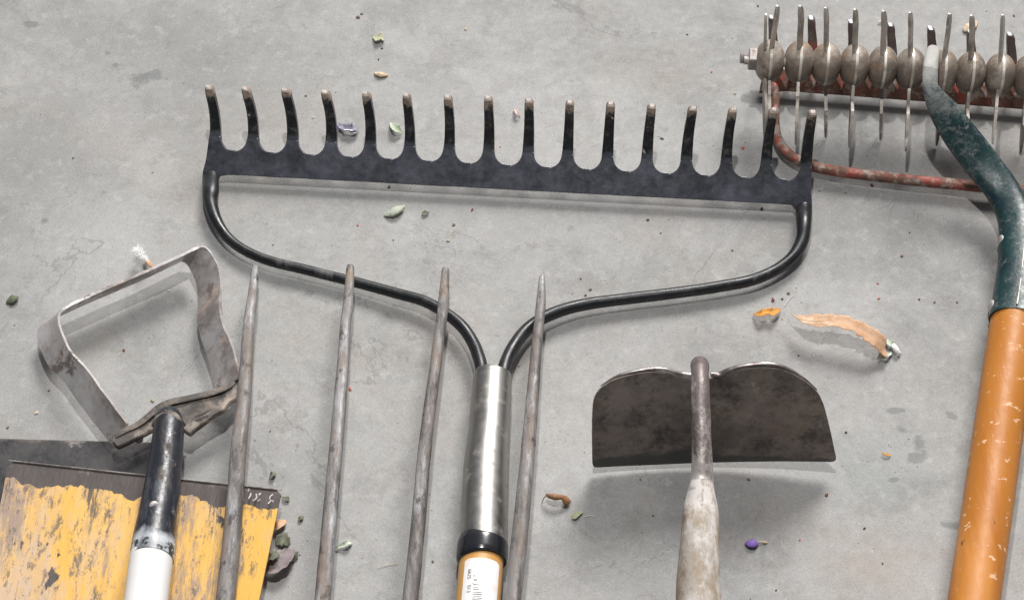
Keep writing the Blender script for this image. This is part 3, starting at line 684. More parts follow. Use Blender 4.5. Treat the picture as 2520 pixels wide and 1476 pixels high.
# ------------------------------------------------------------------ stirrup hoe
sh = empty('stirrup_hoe', P(400, 1050, 0), 'stirrup hoe with bent steel strap loop, black socket and white handle', 'hoe')
pa = [(276, 1089), (266, 1083), (250, 1063), (225, 1030), (188, 978), (165, 940), (148, 922), (124, 901), (104, 868), (93, 838), (92, 816), (100, 802), (120, 791), (150, 778), (225, 743), (319, 700), (390, 664), (425, 646), (446, 641), (463, 653), (474, 677), (484, 708), (490, 740), (491, 768), (491, 794), (498, 826), (507, 860), (516, 895), (525, 932), (531, 968)]
pa = [c[:2] for c in cr(pa, 4)]
z0 = .013
pw = [P(x, y, z0 if True else 0) for x, y in pa]
V = []; Fc = []; N_ = len(pw)
for i, p in enumerate(pw):
    d = (pw[min(i + 1, N_ - 1)] - pw[max(i - 1, 0)]).normalized()
    wv = Vector((.0162, -.0005, .0165)) * (1 + .06 * noise.noise(p * 45)) 
    if i < 6 : wv *= (.55 + .45 * i / 6)
    nn = d.cross(wv).normalized() * .0009
    lo_ = p + wv.normalized() * (.0008 * noise.noise(p * 80 + Vector((3, 0, 0))))
    bul = nn.normalized() * .0011 * math.sin(i * .21)
    mids = [(0., 0), (.2, .25), (.5, .4), (.8, .25), (1., 0)]
    for f, b_ in mids: V.append(lo_ + wv * f + nn + nn.normalized() * (b_ * .0018) + bul)
    for f, b_ in reversed(mids): V.append(lo_ + wv * f - nn + nn.normalized() * (b_ * .0018) + bul)
K = 10
for i in range(N_ - 1):
    for k in range(K): Fc.append((i * K + k, i * K + (k + 1) % K, (i + 1) * K + (k + 1) % K, (i + 1) * K + k))
Fc.append(tuple(range(K))); Fc.append(tuple((N_ - 1) * K + k for k in range(K)))
obj('strap_blade', V, Fc, m_strap, sh, sharp=50)
# bracket: upper folded plate with a front flange
top_ = [(274, 1072), (300, 1056), (337, 1040), (362, 1018), (387, 999), (405, 989), (424, 983), (470, 973), (524, 960), (560, 946), (590, 922), (592, 950), (586, 974), (566, 984), (549, 1002), (528, 1012), (500, 1030), (478, 1044), (462, 1054), (430, 1040), (400, 1046), (372, 1056), (357, 1064), (332, 1076), (308, 1088), (289, 1096), (279, 1090)]
fr = []
for x, y in cr([t for t in top_] + [top_[0]], 3)[:-1]:
    v = P(x, y, .0265); v.z += .0012 * noise.noise(v * 70); v.z -= .004 * max(0, (y - (1072 - .42 * (x - 274)) - 14) / 30); fr.append(v)
br = prism('bracket', fr, Vector((0, 0, -.0035)), m_bracket, sh, bevel=.0012, sharp=50)
# raised back fold of the bracket, lying along its far edge
tube('fold', tb([(281, 1075, .0265, 10), (305, 1060, .027, 15), (340, 1043, .027, 17), (368, 1021, .0275, 19), (392, 1002, .028, 20), (425, 988, .028, 19), (470, 978, .0275, 18), (520, 966, .027, 17), (560, 951, .027, 15), (588, 930, .026, 11)], .30), m_bracket, br, seg=16, n=5, wob=.25)
tube('fold', tb([(374, 1048, .034, 8), (386, 1032, .039, 18), (404, 1023, .041, 24), (426, 1024, .041, 24), (442, 1034, .039, 16), (456, 1046, .032, 8)], .35), m_bracket, br, seg=16, n=5, wob=.35)
p = P(341, 1077, .018); tube('rivet', [(p + Vector((0, 0, -.002)), .0028, .0028), (p + Vector((0, 0, .001)), .0026, .0026), (p + Vector((0, 0, .0018)), .0012, .0012)], m_strap, br, seg=16, n=3)
p = P(497, 1018, .027); tube('slot', [(p + Vector((-.004, -.0022, 0)), .0004, .0004), (p, .0011, .0007), (p + Vector((.004, .0022, 0)), .0004, .0004)], m_drk, br, seg=10, n=3)
sk = tb([(414, 1022, .030, 50), (414, 1026, .031, 62), (414, 1036, .033, 71), (415, 1056, .034, 76), (412, 1090, .034, 79), (401, 1184, .036, 87), (388, 1270, .038, 97), (379, 1325, .039, 105), (372.5, 1377, .040, 111)])
so = tube('socket', sk, m_socket, sh, seg=44, n=6, wob=.03)
p = P(379, 1244, .0475); u_ = (CAM - p).normalized()
tube('rivet', [(p + u_ * .0005, .0029, .0029), (p + u_ * .0018, .0029, .0029), (p + u_ * .0024, .0022, .0022), (p + u_ * .0026, .0008, .0008)], m_strap, so, seg=20, n=2)
tube('handle', tb([(373, 1362, .040, 104), (372.5, 1370, .040, 107), (366, 1420, .0405, 107.5), (359, 1476, .041, 108), (330, 1700, .044, 114), (300, 1950, .046, 122)]), m_white, sh, seg=44, n=5)

# ------------------------------------------------------------------ shovels
def blade(name, tl, tr, bl_, br_, z00, z01, mat, parent, bareh, curl, cur2):
    V = []; Fc = []; B = []; nu, nv = 50, 40; th = .0018
    for sgn in (0, 1):
        for j in range(nv + 1):
            for i in range(nu + 1):
                u = i / nu; v = j / nv
                x = (tl[0] * (1 - u) + tr[0] * u) * (1 - v) + (bl_[0] * (1 - u) + br_[0] * u) * v
                y = (tl[1] * (1 - u) + tr[1] * u) * (1 - v) + (bl_[1] * (1 - u) + br_[1] * u) * v
                # rounded corners at the cutting edge
                z = z00 + (z01 - z00) * v + curl * (2 * u - 1) ** 2 * (.35 + v)
                p = P(x, y, z); 
                cu_ = .0035
                if j == 0:
                    e = min(u, 1 - u) * W(abs(tr[0] - tl[0]), p)
                    if e < cu_: p.y -= cu_ - math.sqrt(max(0, cu_ ** 2 - (cu_ - e) ** 2))
                p.z += .0004 * noise.noise(Vector((p.x * 20, p.y * 8, 0))) - sgn * th
                V.append(p); B.append(max(0, 1 - v / bareh))
    m0 = (nu + 1) * (nv + 1)
    for sgn in (0, 1):
        for j in range(nv):
            for i in range(nu):
                q = sgn * m0 + j * (nu + 1) + i; Fc.append((q, q + 1, q + nu + 2, q + nu + 1))
    ring = [i for i in range(nu + 1)] + [j * (nu + 1) + nu for j in range(1, nv + 1)] + [nv * (nu + 1) + i for i in range(nu - 1, -1, -1)] + [j * (nu + 1) for j in range(nv - 1, 0, -1)]
    for a, b in zip(ring, ring[1:] + ring[:1]): Fc.append((a, b, b + m0, a + m0))
    return obj(name, V, Fc, mat, parent, {'bare': B}, sharp=50)
y1 = empty('square_shovel', P(330, 1300, 0), 'flat shovel blade with scraped yellow paint under the white handled hoe', 'shovel')
yb = blade('blade', (22, 1133), (693, 1205), (-110, 1800), (560, 1850), .017, .020, m_yellow, y1, .108, .004, 0)
tube('socket', tb([(225, 1640, .022, 70), (225, 1800, .03, 110), (215, 2100, .045, 150)]), m_darkblade, y1, seg=28, n=5)
# short pale gouges by the corner of the blade
Vs, Fs = [], []
def stroke(pts, w, z):
    n0 = len(Vs); q = [P(x, y, z) for x, y in pts]
    for i, p in enumerate(q):
        d = (q[min(i + 1, len(q) - 1)] - q[max(i - 1, 0)]).normalized(); s_ = Vector((-d.y, d.x, 0)) * (W(w, p) / 2)
        Vs.extend([p - s_, p + s_])
    Fs.extend([(n0 + 2 * i, n0 + 2 * i + 1, n0 + 2 * i + 3, n0 + 2 * i + 2) for i in range(len(q) - 1)])
for s_ in ([(596, 1209), (598, 1217), (597, 1224), (600, 1232)], [(613, 1203), (611, 1210)], [(618, 1214), (616, 1221), (612, 1228)], [(622, 1233), (630, 1228), (634, 1222)], [(634, 1234), (641, 1229)], [(642, 1214), (637, 1219)], [(631, 1216), (632, 1224)],
           [(672, 1217), (665, 1222), (664, 1229)], [(668, 1231), (664, 1236), (660, 1240)], [(671, 1232), (673, 1236)], [(676, 1190), (676, 1194)]):
    stroke(s_, 3.2, .0205)
obj('pale_scratches', Vs, Fs, m_chalk, y1, smooth=False).location.z += .0008
tube('bright_rim', [(P(22 + 671 * i / 12, 1133 + 72 * i / 12 - .3, .0178 + .004 * .35 * (2 * i / 12 - 1) ** 2), .0005, .0004) for i in range(13)], m_edge, y1, seg=8, n=2)
d1 = empty('square_shovel', P(150, 1100, 0), 'blackened steel shovel blade lying under the yellow shovel blade', 'shovel')
blade('blade', (-260, 1072), (398, 1089), (-300, 1500), (350, 1560), .008, .005, m_darkblade, d1, .07, .002, 0)
tube('socket', tb([(20, 1480, .010, 80), (10, 1700, .013, 120)]), m_darkblade, d1, seg=24, n=4)

# ------------------------------------------------------------------ leaves and litter
def leaf(name, rows, mat, label, cat='leaf', group='leaves and petals fallen on the floor', curl=0., thick=.00022, jag=.12, parent=None, nc=8, sd=1):
    """rows (px, py, z, width px) along the midrib"""
    rd = random.Random(sd * 91 + int(rows[0][0])); rr_ = cr([tuple(map(float, r)) for r in rows], 5)
    c0 = P(rows[0][0], rows[0][1], 0); V = []; Fc = []; n = len(rr_)
    pts = [P(r[0], r[1], r[2]) for r in rr_]
    for i, r in enumerate(rr_):
        d = (pts[min(i + 1, n - 1)] - pts[max(i - 1, 0)]); d.z = 0; d.normalize(); s = Vector((-d.y, d.x, 0))
        w = max(W(max(r[3], .4), pts[i]) / 2 / math.sqrt(1 - .38 * s.y ** 2), .0001); ja, jb = 1 + rd.uniform(-jag, jag), 1 + rd.uniform(-jag, jag)
        for k in range(nc + 1):
            f = 2 * k / nc - 1; v = pts[i] + s * (f * w * (ja if f > 0 else jb) / (1 + abs(curl) * .3))
            v.z += curl * w * f * f + .10 * w * noise.noise(v * 260) + .05 * w * abs(f)
            v.z = max(v.z, .0003); V.append(v)
    for i in range(n - 1):
        for k in range(nc):
            q = i * (nc + 1) + k; Fc.append((q, q + 1, q + nc + 2, q + nc + 1))
    o = obj(name, V, Fc, mat, parent, None, sharp=60, loc=None if parent else c0)
    m = o.modifiers.new('s', 'SOLIDIFY'); m.thickness = thick; m.offset = 1
    if not parent: tag(o, label, cat, group)
    return o
def crumb(name, x, y, rpx, mat, label, cat='crumb', asp=1.5, ang=0., group='crumbs and seeds on the floor', flat=.6):
    c = P(x, y, 0); r = W(rpx, c); rd = random.Random(int(x * 7 + y * 13)); V = []; Fc = []; nl, ns = 7, 10
    off = Vector((rd.random() * 9, rd.random() * 9, 0))
    for i in range(nl + 1):
        th = math.pi * i / nl
        for k in range(ns):
            a = 2 * math.pi * k / ns; v = Vector((math.sin(th) * math.cos(a), math.sin(th) * math.sin(a), math.cos(th)))
            v *= 1 + .75 * noise.noise(v * 1.9 + off)
            X = v.x * asp * r; Y = v.y * r; ca, sa = math.cos(ang), math.sin(ang)
            V.append(c + Vector((X * ca - Y * sa, X * sa + Y * ca, v.z * r * flat + r * flat * .8)))
    for i in range(nl):
        for k in range(ns): Fc.append((i * ns + k, i * ns + (k + 1) % ns, (i + 1) * ns + (k + 1) % ns, (i + 1) * ns + k))
    o = obj(name, V, Fc, mat, None, None, sharp=45, loc=c); return tag(o, label, cat, group)

# long tan dried leaf
lf = leaf('dried_leaf', [(1953, 776, .012, 3), (1975, 784, .015, 20), (2000, 789, .017, 32), (2030, 790, .018, 31), (2075, 794, .019, 32), (2110, 806, .018, 36), (2140, 823, .016, 38), (2163, 840, .012, 42), (2176, 857, .007, 44), (2180, 862, .005, 40)], m_tan,
          'long curved tan dried leaf near the orange handle', curl=.06, jag=.22, thick=.00012, sd=3)
tube('stem', tb([(1936, 757, .012, 1.2), (1952, 775, .014, 2.2), (1975, 786, .0175, 2.4), (2010, 789, .0195, 2.2), (2045, 786, .0205, 1.6)]), m_crm, lf, seg=8, n=5)
leaf('leaf_scrap', [(2160, 883, .001, 6), (2172, 876, .003, 18), (2188, 872, .003, 10), (2196, 867, .001, 2)], m_grn, 'small green scrap under the tip of the long tan leaf', curl=.3, sd=4)
leaf('leaf_scrap', [(2182, 835, .002, 4), (2190, 845, .004, 20), (2200, 853, .003, 10)], m_grn, 'grey green scrap above the rolled white scrap', curl=.5, sd=5)
leaf('rolled_scrap', [(2195, 840, .003, 6), (2202, 850, .005, 16), (2210, 861, .005, 15), (2218, 868, .002, 5)], m_wht, 'tiny rolled white and brown scrap beside the tan leaf tip', cat='scrap', curl=-.8, sd=6)
leaf('dried_leaf', [(1853, 774, .001, 2), (1866, 773, .004, 18), (1877, 771, .006, 22), (1889, 768, .005, 16), (1902, 769, .006, 24), (1912, 765, .005, 14), (1921, 760, .003, 4)], m_orl, 'small bright orange dried leaf below the black rake bow', curl=.35, sd=7)
bl2 = leaf('curled_leaf', [(1345, 1214, .006, 5), (1352, 1217, .008, 13), (1368, 1219, .0085, 16), (1382, 1220, .008, 14), (1392, 1226, .006, 26), (1400, 1232, .004, 16), (1403, 1236, .003, 8)], m_brl, 'small curled brown leaf with a thin stalk left of the hoe', curl=-.7, sd=8)
tube('stem', tb([(1346, 1217, .007, 3), (1338, 1226, .004, 2.4), (1333, 1238, .0005, 1.8)]), m_brl, bl2, seg=6, n=4)
leaf('green_leaf', [(945, 529, .001, 4), (955, 524, .003, 16), (968, 518, .005, 21), (982, 511, .005, 18), (996, 505, .003, 3)], m_grn, 'pale green pointed leaf below the middle of the rake bar', curl=-.4, sd=9)
leaf('green_leaf', [(961, 302, .001, 5), (969, 312, .004, 20), (978, 321, .004, 22), (990, 328, .002, 3)], m_grn, 'pale green leaf scrap between two rake tines', curl=.5, sd=10)
pp = leaf('faded_petal', [(833, 306, .001, 6), (845, 316, .003, 24), (857, 318, .004, 22), (870, 319, .004, 26), (880, 314, .003, 8)], m_ppl, 'crumpled grey purple petal between two rake tines', cat='petal', curl=.5, jag=.3, sd=11)
leaf('fold', [(842, 320, .003, 4), (856, 322, .005, 8), (876, 326, .004, 7)], m_wht, '', parent=pp, curl=-.3)
vp = leaf('violet_petal', [(1836, 1333, .001, 12), (1846, 1332, .004, 22), (1856, 1333, .004, 20), (1865, 1334, .002, 6)], m_pur, 'bright violet petal with pale stem right of the hoe handle', cat='petal', curl=-.5, jag=.05, sd=12)
tube('stem', tb([(1862, 1333, .002, 3), (1873, 1332, .002, 3.5), (1885, 1334, .001, 6), (1889, 1333, .001, 2)]), m_crm, vp, seg=6, n=3)
leaf('bark_flake', [(922, 179, .001, 6), (931, 180, .003, 14), (943, 182, .003, 13), (954, 183, .001, 6)], m_crm, 'cream wood flake above the rake tines', cat='flake', curl=-.6, sd=13)
leaf('bark_flake', [(2371, 72, .002, 10), (2383, 66, .004, 24), (2396, 58, .003, 22), (2402, 52, .001, 8)], m_crm, 'cream wood flake behind the star wheels', cat='flake', curl=-.4, sd=14)
leaf('orange_leaf', [(672, 1302, .001, 14), (684, 1292, .004, 26), (696, 1283, .003, 22), (699, 1279, .001, 6)], m_tan, 'tan orange leaf tucked against the yellow blade edge', curl=.3, sd=15, jag=.05)
leaf('grey_leaf', [(655, 1400, .002, 30), (672, 1392, .006, 50), (694, 1378, .007, 52), (712, 1362, .006, 34), (722, 1352, .003, 8)], m_gry, 'crumpled grey purple dead leaf beside the yellow blade', curl=.35, jag=.1, sd=16)
leaf('green_leaf', [(678, 1338, .001, 8), (688, 1331, .003, 26), (700, 1330, .003, 30), (711, 1341, .001, 10)], m_dgn, 'dark green leaf scrap above the dead grey leaf', curl=.2, jag=.3, sd=17)
leaf('green_leaf', [(660, 1372, .009, 12), (672, 1367, .0105, 22), (685, 1360, .010, 14)], m_dgn, 'dark green leaf scrap on top of the dead grey leaf', curl=.2, jag=.3, sd=18)
leaf('green_leaf', [(712, 1358, .001, 10), (722, 1366, .003, 26), (729, 1378, .001, 6)], m_dgn, 'dark green leaf scrap at the right end of the dead grey leaf', curl=.2, jag=.3, sd=19)
leaf('green_leaf', [(694, 1222, .001, 2), (702, 1226, .002, 9), (712, 1228, .001, 12)], m_dgn, 'small forked dark green scrap at the yellow blade corner', curl=.2, sd=20)
leaf('green_leaf', [(664, 1170, .001, 10), (671, 1166, .003, 15), (678, 1164, .001, 6)], m_dgn, 'small dark green scrap above the yellow blade corner', curl=.4, sd=21)
leaf('green_leaf', [(734, 1277, .001, 6), (741, 1274, .002, 11), (745, 1268, .001, 6)], m_dgn, 'small dull green scrap right of the tan orange leaf', curl=.3, sd=22)
leaf('green_leaf', [(826, 1350, .001, 4), (842, 1343, .002, 14), (856, 1336, .003, 16), (866, 1335, .001, 6)], m_grn, 'pale torn green leaf beside the second fork tine', curl=.5, jag=.3, sd=23)
leaf('green_leaf', [(16, 742, .001, 8), (25, 736, .003, 22), (36, 730, .004, 20), (42, 728, .002, 8)], m_dgn, 'dull green leaf scrap at the left edge of the floor', curl=-.4, jag=.2, sd=24)
leaf('moss_scrap', [(918, 90, .001, 6), (927, 92, .002, 16), (936, 92, .003, 30), (944, 96, .001, 12)], m_ylg, 'crumbly yellow green moss scrap at the top of the floor', cat='moss', curl=.2, jag=.5, sd=25)
leaf('leaf_scrap', [(1407, 1274, .001, 6), (1415, 1269, .002, 14), (1424, 1264, .002, 10), (1434, 1258, .001, 5)], m_ylg, 'yellow green scrap below the curled brown leaf', curl=.2, jag=.3, sd=26)
leaf('dried_leaf', [(1266, 268, .001, 6), (1270, 276, .003, 12), (1276, 284, .003, 8), (1279, 291, .001, 4)], m_pnk, 'pink crumpled scrap left of a rake tine', cat='scrap', curl=.8, jag=.5, sd=27)
leaf('leaf_scrap', [(1038, 524, .001, 3), (1045, 524, .002, 12), (1055, 526, .001, 4)], m_dgn, 'tiny olive green scrap right of the pale green leaf', curl=.3, sd=28)
leaf('leaf_scrap', [(2170, 1116, .001, 2), (2180, 1117, .002, 6), (2192, 1121, .001, 4)], m_orl, 'tiny orange splinter by the dark floor stain', cat='splinter', curl=.2, sd=29)
leaf('leaf_scrap', [(2160, 55, .001, 2), (2168, 52, .002, 5), (2176, 50, .001, 2)], m_crm, 'tiny cream splinter between star wheel spikes', cat='splinter', sd=30)
# feather with a tan husk
ft = empty('feather', P(350, 630, 0), 'white downy feather with tan husk above the stirrup hoe', 'feather', 'leaves and petals fallen on the floor')
leaf('husk', [(357, 634, .003, 6), (363, 643, .005, 12), (370, 651, .004, 11), (377, 658, .002, 3)], m_tan, '', parent=ft, curl=-.5, sd=31)
V, Fc = [], []; rd = random.Random(5)
for i in range(650):
    u = rd.random() ** .8; base = P(360 - 24 * u, 640 - 26 * u, .0085 + .004 * rd.random()); a = rd.uniform(0, 2 * math.pi); Ln = W(rd.uniform(6, 22) * (.5 + .6 * u), base)
    d = Vector((math.cos(a) - .25, math.sin(a) + .3, rd.uniform(-.2, .6))); d.normalize(); s = d.cross(Vector((rd.random(), rd.random(), 1))).normalized() * .00011; n0 = len(V); q = base; b = Vector((rd.uniform(-.4, .4), rd.uniform(-.4, .4), -.3))
    for k in range(4):
        w = 1 - k * .28; V += [q - s * w, q + s * w]; q = q + (d + b * (k * .35)) * (Ln / 3); q.z = max(q.z, .0004)
    Fc += [(n0 + 2 * k, n0 + 2 * k + 1, n0 + 2 * k + 3, n0 + 2 * k + 2) for k in range(3)]
obj('down', V, Fc, m_wht, ft)
# seeds and crumbs
for a in [('crumb', 305, 862, 5, m_rdc, 'dark red crumb inside the stirrup hoe loop', 1.1), ('seed', 376, 986, 7, m_ylg, 'yellow green seed husk above the stirrup hoe socket', 1.1),
          ('seed', 421, 983, 4, m_ylg, 'pale seed husk touching the stirrup hoe bracket', 1.2), ('seed', 90, 1016, 6, m_crm, 'cream seed left of the stirrup hoe', 1.2), ('crumb', 415, 716, 4, m_crm, 'cream crumb inside the loop near its top blade', 1.2),
          ('crumb', 19, 1052, 4, m_brn, 'brown crumb above the black shovel at the far left', 1.6), ('crumb', 121, 961, 4, m_brn, 'brown crumb left of the stirrup hoe strap', 1.2), ('crumb', 36, 800, 2.5, m_rdc, 'tiny red crumb below the left green scrap', 1.1),
          ('seed', 881, 44, 6, m_brn, 'brown seed near the top edge above the moss', 1.2), ('crumb', 890, 36, 3.5, m_drk, 'dark crumb beside the brown seed at the top', 1.5), ('crumb', 940, 120, 3.5, m_drk, 'dark crumb below the yellow green moss', 1.3), ('crumb', 932, 147, 3, m_drk, 'dark crumb above the cream flake', 1.8),
          ('crumb', 1146, 73, 5, m_crm, 'two toned cream crumb near the top middle', 1.1), ('crumb', 958, 460, 5, m_brn, 'brown crumb in the shadow of the rake bar', 1.3), ('crumb', 1162, 517, 4, m_rdc, 'red brown sliver below the rake bar', 2.), ('crumb', 1117, 554, 5, m_brn, 'brown crumb under the rake bar centre', 1.4),
          ('crumb', 1103, 593, 6, m_ylg, 'pale yellow crumb between the rake bow arms', 1.2), ('crumb', 880, 555, 4, m_rdl, 'orange crumb inside the left half of the bow', 1.2), ('crumb', 968, 591, 3, m_rdc, 'tiny dark red crumb above the left bow rod', 1.1), ('crumb', 672, 602, 4, m_ylg, 'small pale crumb above the bow near its left bend', 1.1),
          ('crumb', 1594, 542, 5, m_drk, 'dark crumb below the right part of the rake bar', 1.2), ('crumb', 1875, 514, 5, m_rdc, 'red brown crumb near the right end of the bar', 1.2), ('crumb', 1626, 574, 3, m_drk, 'tiny dark crumb below the dark crumb by the bar', 1.1), ('crumb', 1453, 713, 5, m_brn, 'olive crumb just above the right bow rod', 1.2), ('crumb', 1441, 727, 4, m_drk, 'dark crumb touching the right bow rod', 1.3),
          ('crumb', 1429, 686, 3.5, m_dgn, 'dark green crumb above the right bow rod', 1.5), ('crumb', 1802, 617, 3.5, m_drk, 'tiny dark crumb inside the right bend of the bow', 1.2), ('paint_chip', 1828, 365, 6, m_rdl, 'red paint chip between the rake tines', 1.1), ('crumb', 1629, 342, 4, m_drk, 'dark grain between two right rake tines', 1.8),
          ('crumb', 1902, 739, 6, m_rdc, 'dark red curl above the orange leaf', 1.9), ('crumb', 1925, 736, 4.5, m_drk, 'square dark crumb right of the dark red curl', 1.), ('crumb', 1940, 722, 5.5, m_brn, 'round brown crumb above the long tan leaf', 1.), ('crumb', 2160, 698, 3, m_rdl, 'faint orange crumb below the red rake bow', 1.6), ('crumb', 2162, 735, 4, m_rdl, 'small orange brown crumb above the middle of the tan leaf', 1.6),
          ('crumb', 2146, 456, 5, m_rdc, 'dark red crumb below the red rake bow', 1.5), ('crumb', 2219, 631, 4.5, m_rdc, 'dark red crumb on the bare floor left of the teal neck', 1.2), ('crumb', 2238, 573, 3, m_drk, 'tiny dark crumb left of the teal neck', 1.1), ('crumb', 2262, 737, 3.5, m_drk, 'thin dark crumb left of the cultivator bolt', 1.5),
          ('crumb', 2300, 744, 4, m_brn, 'brown crumb left of the cultivator socket end', 1.2), ('crumb', 2355, 744, 3.5, m_rdc, 'tiny red brown crumb by the socket end', 1.3), ('crumb', 1965, 875, 3.5, m_drk, 'dark crumb below the orange leaf', 1.2), ('crumb', 2034, 1218, 6, m_rdc, 'dark red crumb at the right of the hoe shadow', 1.2), ('crumb', 1842, 1180, 5, m_brn, 'olive brown crumb in the hoe shadow', 1.5),
          ('crumb', 2014, 1124 - 60, 3, m_drk, 'tiny dark crumb right of the hoe blade', 1.2), ('crumb', 2082, 1064, 4, m_drk, 'dark crumb right of the hoe blade corner', 1.3), ('crumb', 2127, 1300, 4, m_drk, 'dark sliver on the right floor', 1.8), ('crumb', 1968, 1328, 3.5, m_rdl, 'small orange crumb right of the violet petal', 1.2), ('crumb', 2172, 1386, 3.5, m_drk, 'round black crumb near the orange handle', 1.),
          ('crumb', 1910, 1452, 3.5, m_drk, 'dark crumb at the bottom edge right of the hoe', 1.2), ('crumb', 1576, 1180, 3.5, m_brn, 'tiny brown crumb left of the hoe handle', 1.5), ('crumb', 1607, 1269, 4, m_brn, 'brown crumb left of the hoe handle socket', 1.3), ('crumb', 1476, 1130, 3.5, m_ylg, 'tan crumb by the left corner of the hoe blade', 1.3),
          ('crumb', 1065, 1381, 4.5, m_dgn, 'dark green crumb right of the third fork tine', 1.3), ('crumb', 1809, 231, 4.5, m_ylg, 'yellow tan crumb above the right rake tines', 1.5), ('crumb', 1751, 178, 3.5, m_rdl, 'pinkish crumb above the right rake tines', 1.2), ('crumb', 1691, 86, 3.5, m_brn, 'small brown crumb near the top right', 1.3), ('crumb', 1865, 16, 3.5, m_drk, 'dark crumb at the top left of the star wheels', 1.2),
          ('crumb', 2104, 66, 3, m_rdc, 'tiny red crumb between star wheel spikes', 1.1), ('crumb', 2495, 40, 4, m_brn, 'tan brown crumb behind the star wheels at right', 1.2), ('crumb', 753, 237, 4, m_brn, 'small brown crumb left of the first rake tine', 1.3), ('crumb', 712, 277 + 8, 3, m_brn, 'tiny brown crumb left of the first tine', 1.1), ('crumb', 180, 390, 3.5, m_drk, 'round dark crumb on the bare left floor', 1.),
          ('crumb', 1186, 386, 3, m_drk, 'tiny dark crumb between rake tines in the middle', 1.), ('crumb', 1231, 307 + 55, 3, m_rdl, 'tiny pink crumb by a middle tine', 1.), ('crumb', 862, 958, 5, m_rdl, 'reddish crumb right of the second fork tine', 1.8), ('crumb', 570 + 95, 1001 + 60, 3, m_rdc, 'tiny red crumb between the first fork tines', 1.2),
          ('crumb', 771, 290, 4, m_crm, 'cream crumb between the third and fourth rake tines', 1.1), ('crumb', 780 + 470, 1262 - 78, 3, m_brn, 'tiny brown crumb by the fourth fork tine', 1.)]:
    crumb(a[0], a[1], a[2], a[3] * .62, a[4], a[5], cat='seed' if a[0] == 'seed' else 'crumb', asp=a[6], ang=(a[1] * .7) % 3.1)
# straw-like fibres
for i, (pts, m, lb) in enumerate([([(1340, 1159 - 60), (1370, 1152 - 60)], m_crm, ''), ([(1436, 1271), (1462, 1269)], m_wht, 'thin white fibre left of the hoe handle'), ([(1150 - 228, 1444 - 60), (990 - 2, 1372)], m_crm, ''),
                                  ([(929, 1409 - 55 + 42), (992 - 12, 1386)], m_crm, 'thin pale straw between the second and third fork tines'), ([(1305, 938), (1330, 933)], m_crm, ''), ([(1286, 738 - 25), (1312, 717)], m_crm, ''), ([(1930, 683 + 70), (1951, 777 - 95 + 45)], m_wht, 'thin white fibre beside the dark red curl'),
                                  ([(1285, 665 - 8), (1325, 661)], m_crm, ''), ([(1164, 1224 + 2), (1190, 1220)], m_wht, '')]):
    if not lb: continue
    tube('fibre', [(P(x, y, .0008), .00016, .00015) for x, y in [pts[0], ((pts[0][0] + pts[1][0]) / 2, (pts[0][1] + pts[1][1]) / 2 - 2), pts[1]]], m, None, seg=6, n=3)
    tag(COL.objects[-1], lb, 'fibre', 'leaves and petals fallen on the floor')
# uncountable grit
def grit(name, n, mats, lab_, rlo, rhi, sd, cl=None):
    rd = random.Random(sd); V = []; Fc = []
    for i in range(n):
        if cl and rd.random() < .35:
            k = rd.choice(cl); c = P(rd.gauss(k[0], k[2]), rd.gauss(k[1], k[2] * .6), 0)
        else: c = P(rd.uniform(-250, 2770), rd.uniform(-260, 1760), 0)
        c = c; r = rd.uniform(rlo, rhi) * (1 if rd.random() < .9 else 1.5); n0 = len(V)
        for v in ((1, 0, 0), (0, 1, 0), (-1, 0, 0), (0, -1, 0), (0, 0, 1.2), (0, 0, -.2)):
            V.append(c + Vector((v[0] * r * rd.uniform(.6, 1.3), v[1] * r * rd.uniform(.6, 1.3), max(0, v[2]) * r)))
        for a, b in ((0, 1), (1, 2), (2, 3), (3, 0)): Fc.append((n0 + a, n0 + b, n0 + 4))
        Fc.append((n0, n0 + 3, n0 + 2, n0 + 1))
    o = obj(name, V, Fc, mats, None, smooth=False); tag(o, lab_, 'grit', kind='stuff')
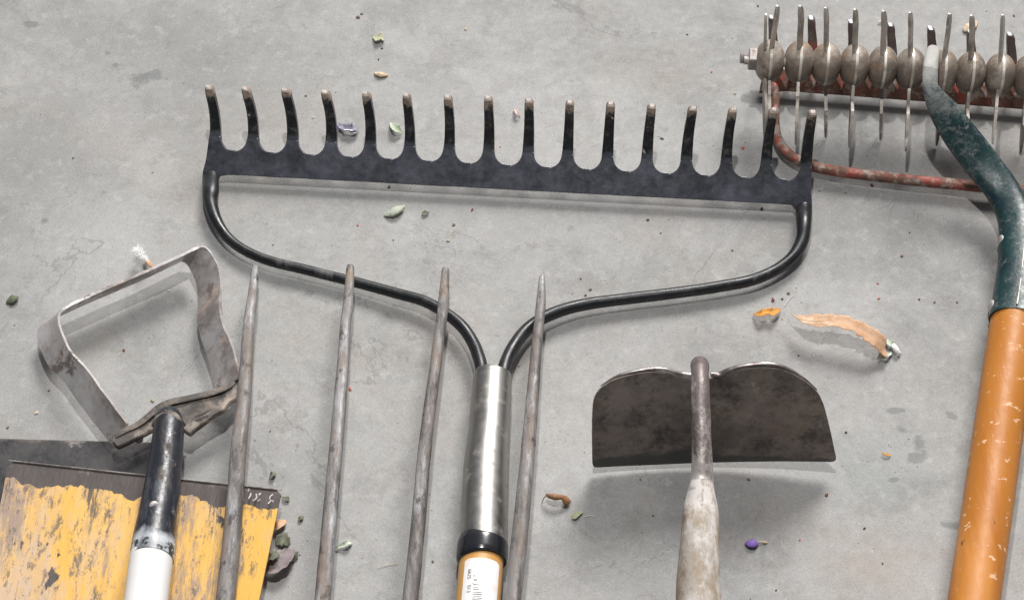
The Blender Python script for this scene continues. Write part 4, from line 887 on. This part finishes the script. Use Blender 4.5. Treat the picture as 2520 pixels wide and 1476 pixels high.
grit('grit', 650, m_wht, 'fine white sand grains scattered over the concrete floor', .0002, .00045, 1)
grit('dust', 500, m_drk, 'fine dark dust specks scattered over the concrete floor', .0002, .0005, 2, [(700, 1330, 40), (1920, 740, 50), (2150, 430, 90), (420, 1010, 60), (760, 280, 60), (1290, 900, 60), (1860, 390, 60), (2200, 1120, 60), (890, 90, 50), (1480, 700, 60)])

# ------------------------------------------------------------------ light
SUN_EL, SUN_AZ = R(43), R(17)          # azimuth from +Y towards +X
w = bpy.data.worlds.new('World'); scene.world = w; w.use_nodes = True
nt = w.node_tree; bg = nt.nodes['Background']
sky = nt.nodes.new('ShaderNodeTexSky'); sky.sky_type = 'NISHITA'; sky.sun_disc = False
sky.sun_elevation = SUN_EL; sky.sun_rotation = SUN_AZ; sky.air_density = 1.; sky.dust_density = 5.; sky.ozone_density = .5
hs = nt.nodes.new('ShaderNodeHueSaturation'); hs.inputs['Saturation'].default_value = .25
nt.links.new(sky.outputs[0], hs.inputs['Color']); nt.links.new(hs.outputs[0], bg.inputs[0]); bg.inputs[1].default_value = .050
sd_ = bpy.data.lights.new('sun', 'SUN'); sd_.energy = 2.9; sd_.angle = R(21); sd_.color = (1, .975, .95)
so_ = bpy.data.objects.new('sun', sd_); COL.objects.link(so_)
dirv = Vector((math.sin(SUN_AZ) * math.cos(SUN_EL), math.cos(SUN_AZ) * math.cos(SUN_EL), math.sin(SUN_EL)))
so_.rotation_euler = (-dirv).to_track_quat('-Z', 'Y').to_euler(); so_.location = dirv * 3
fd = bpy.data.lights.new('flash', 'AREA'); fd.shape = 'DISK'; fd.size = .05; fd.energy = 12.0; fd.color = (1, .985, .965)
fo = bpy.data.objects.new('flash', fd); COL.objects.link(fo); fo.location = (-.02, -.02, 1.55)
fo.rotation_euler = (Vector((0, 0, 0)) - fo.location).to_track_quat('-Z', 'Y').to_euler()
scene.render.engine = 'CYCLES'
scene.view_settings.view_transform = 'Standard'; scene.view_settings.look = 'None'
scene.view_settings.gamma = 1; scene.view_settings.use_curve_mapping = False
scene.view_settings.exposure = 0.15
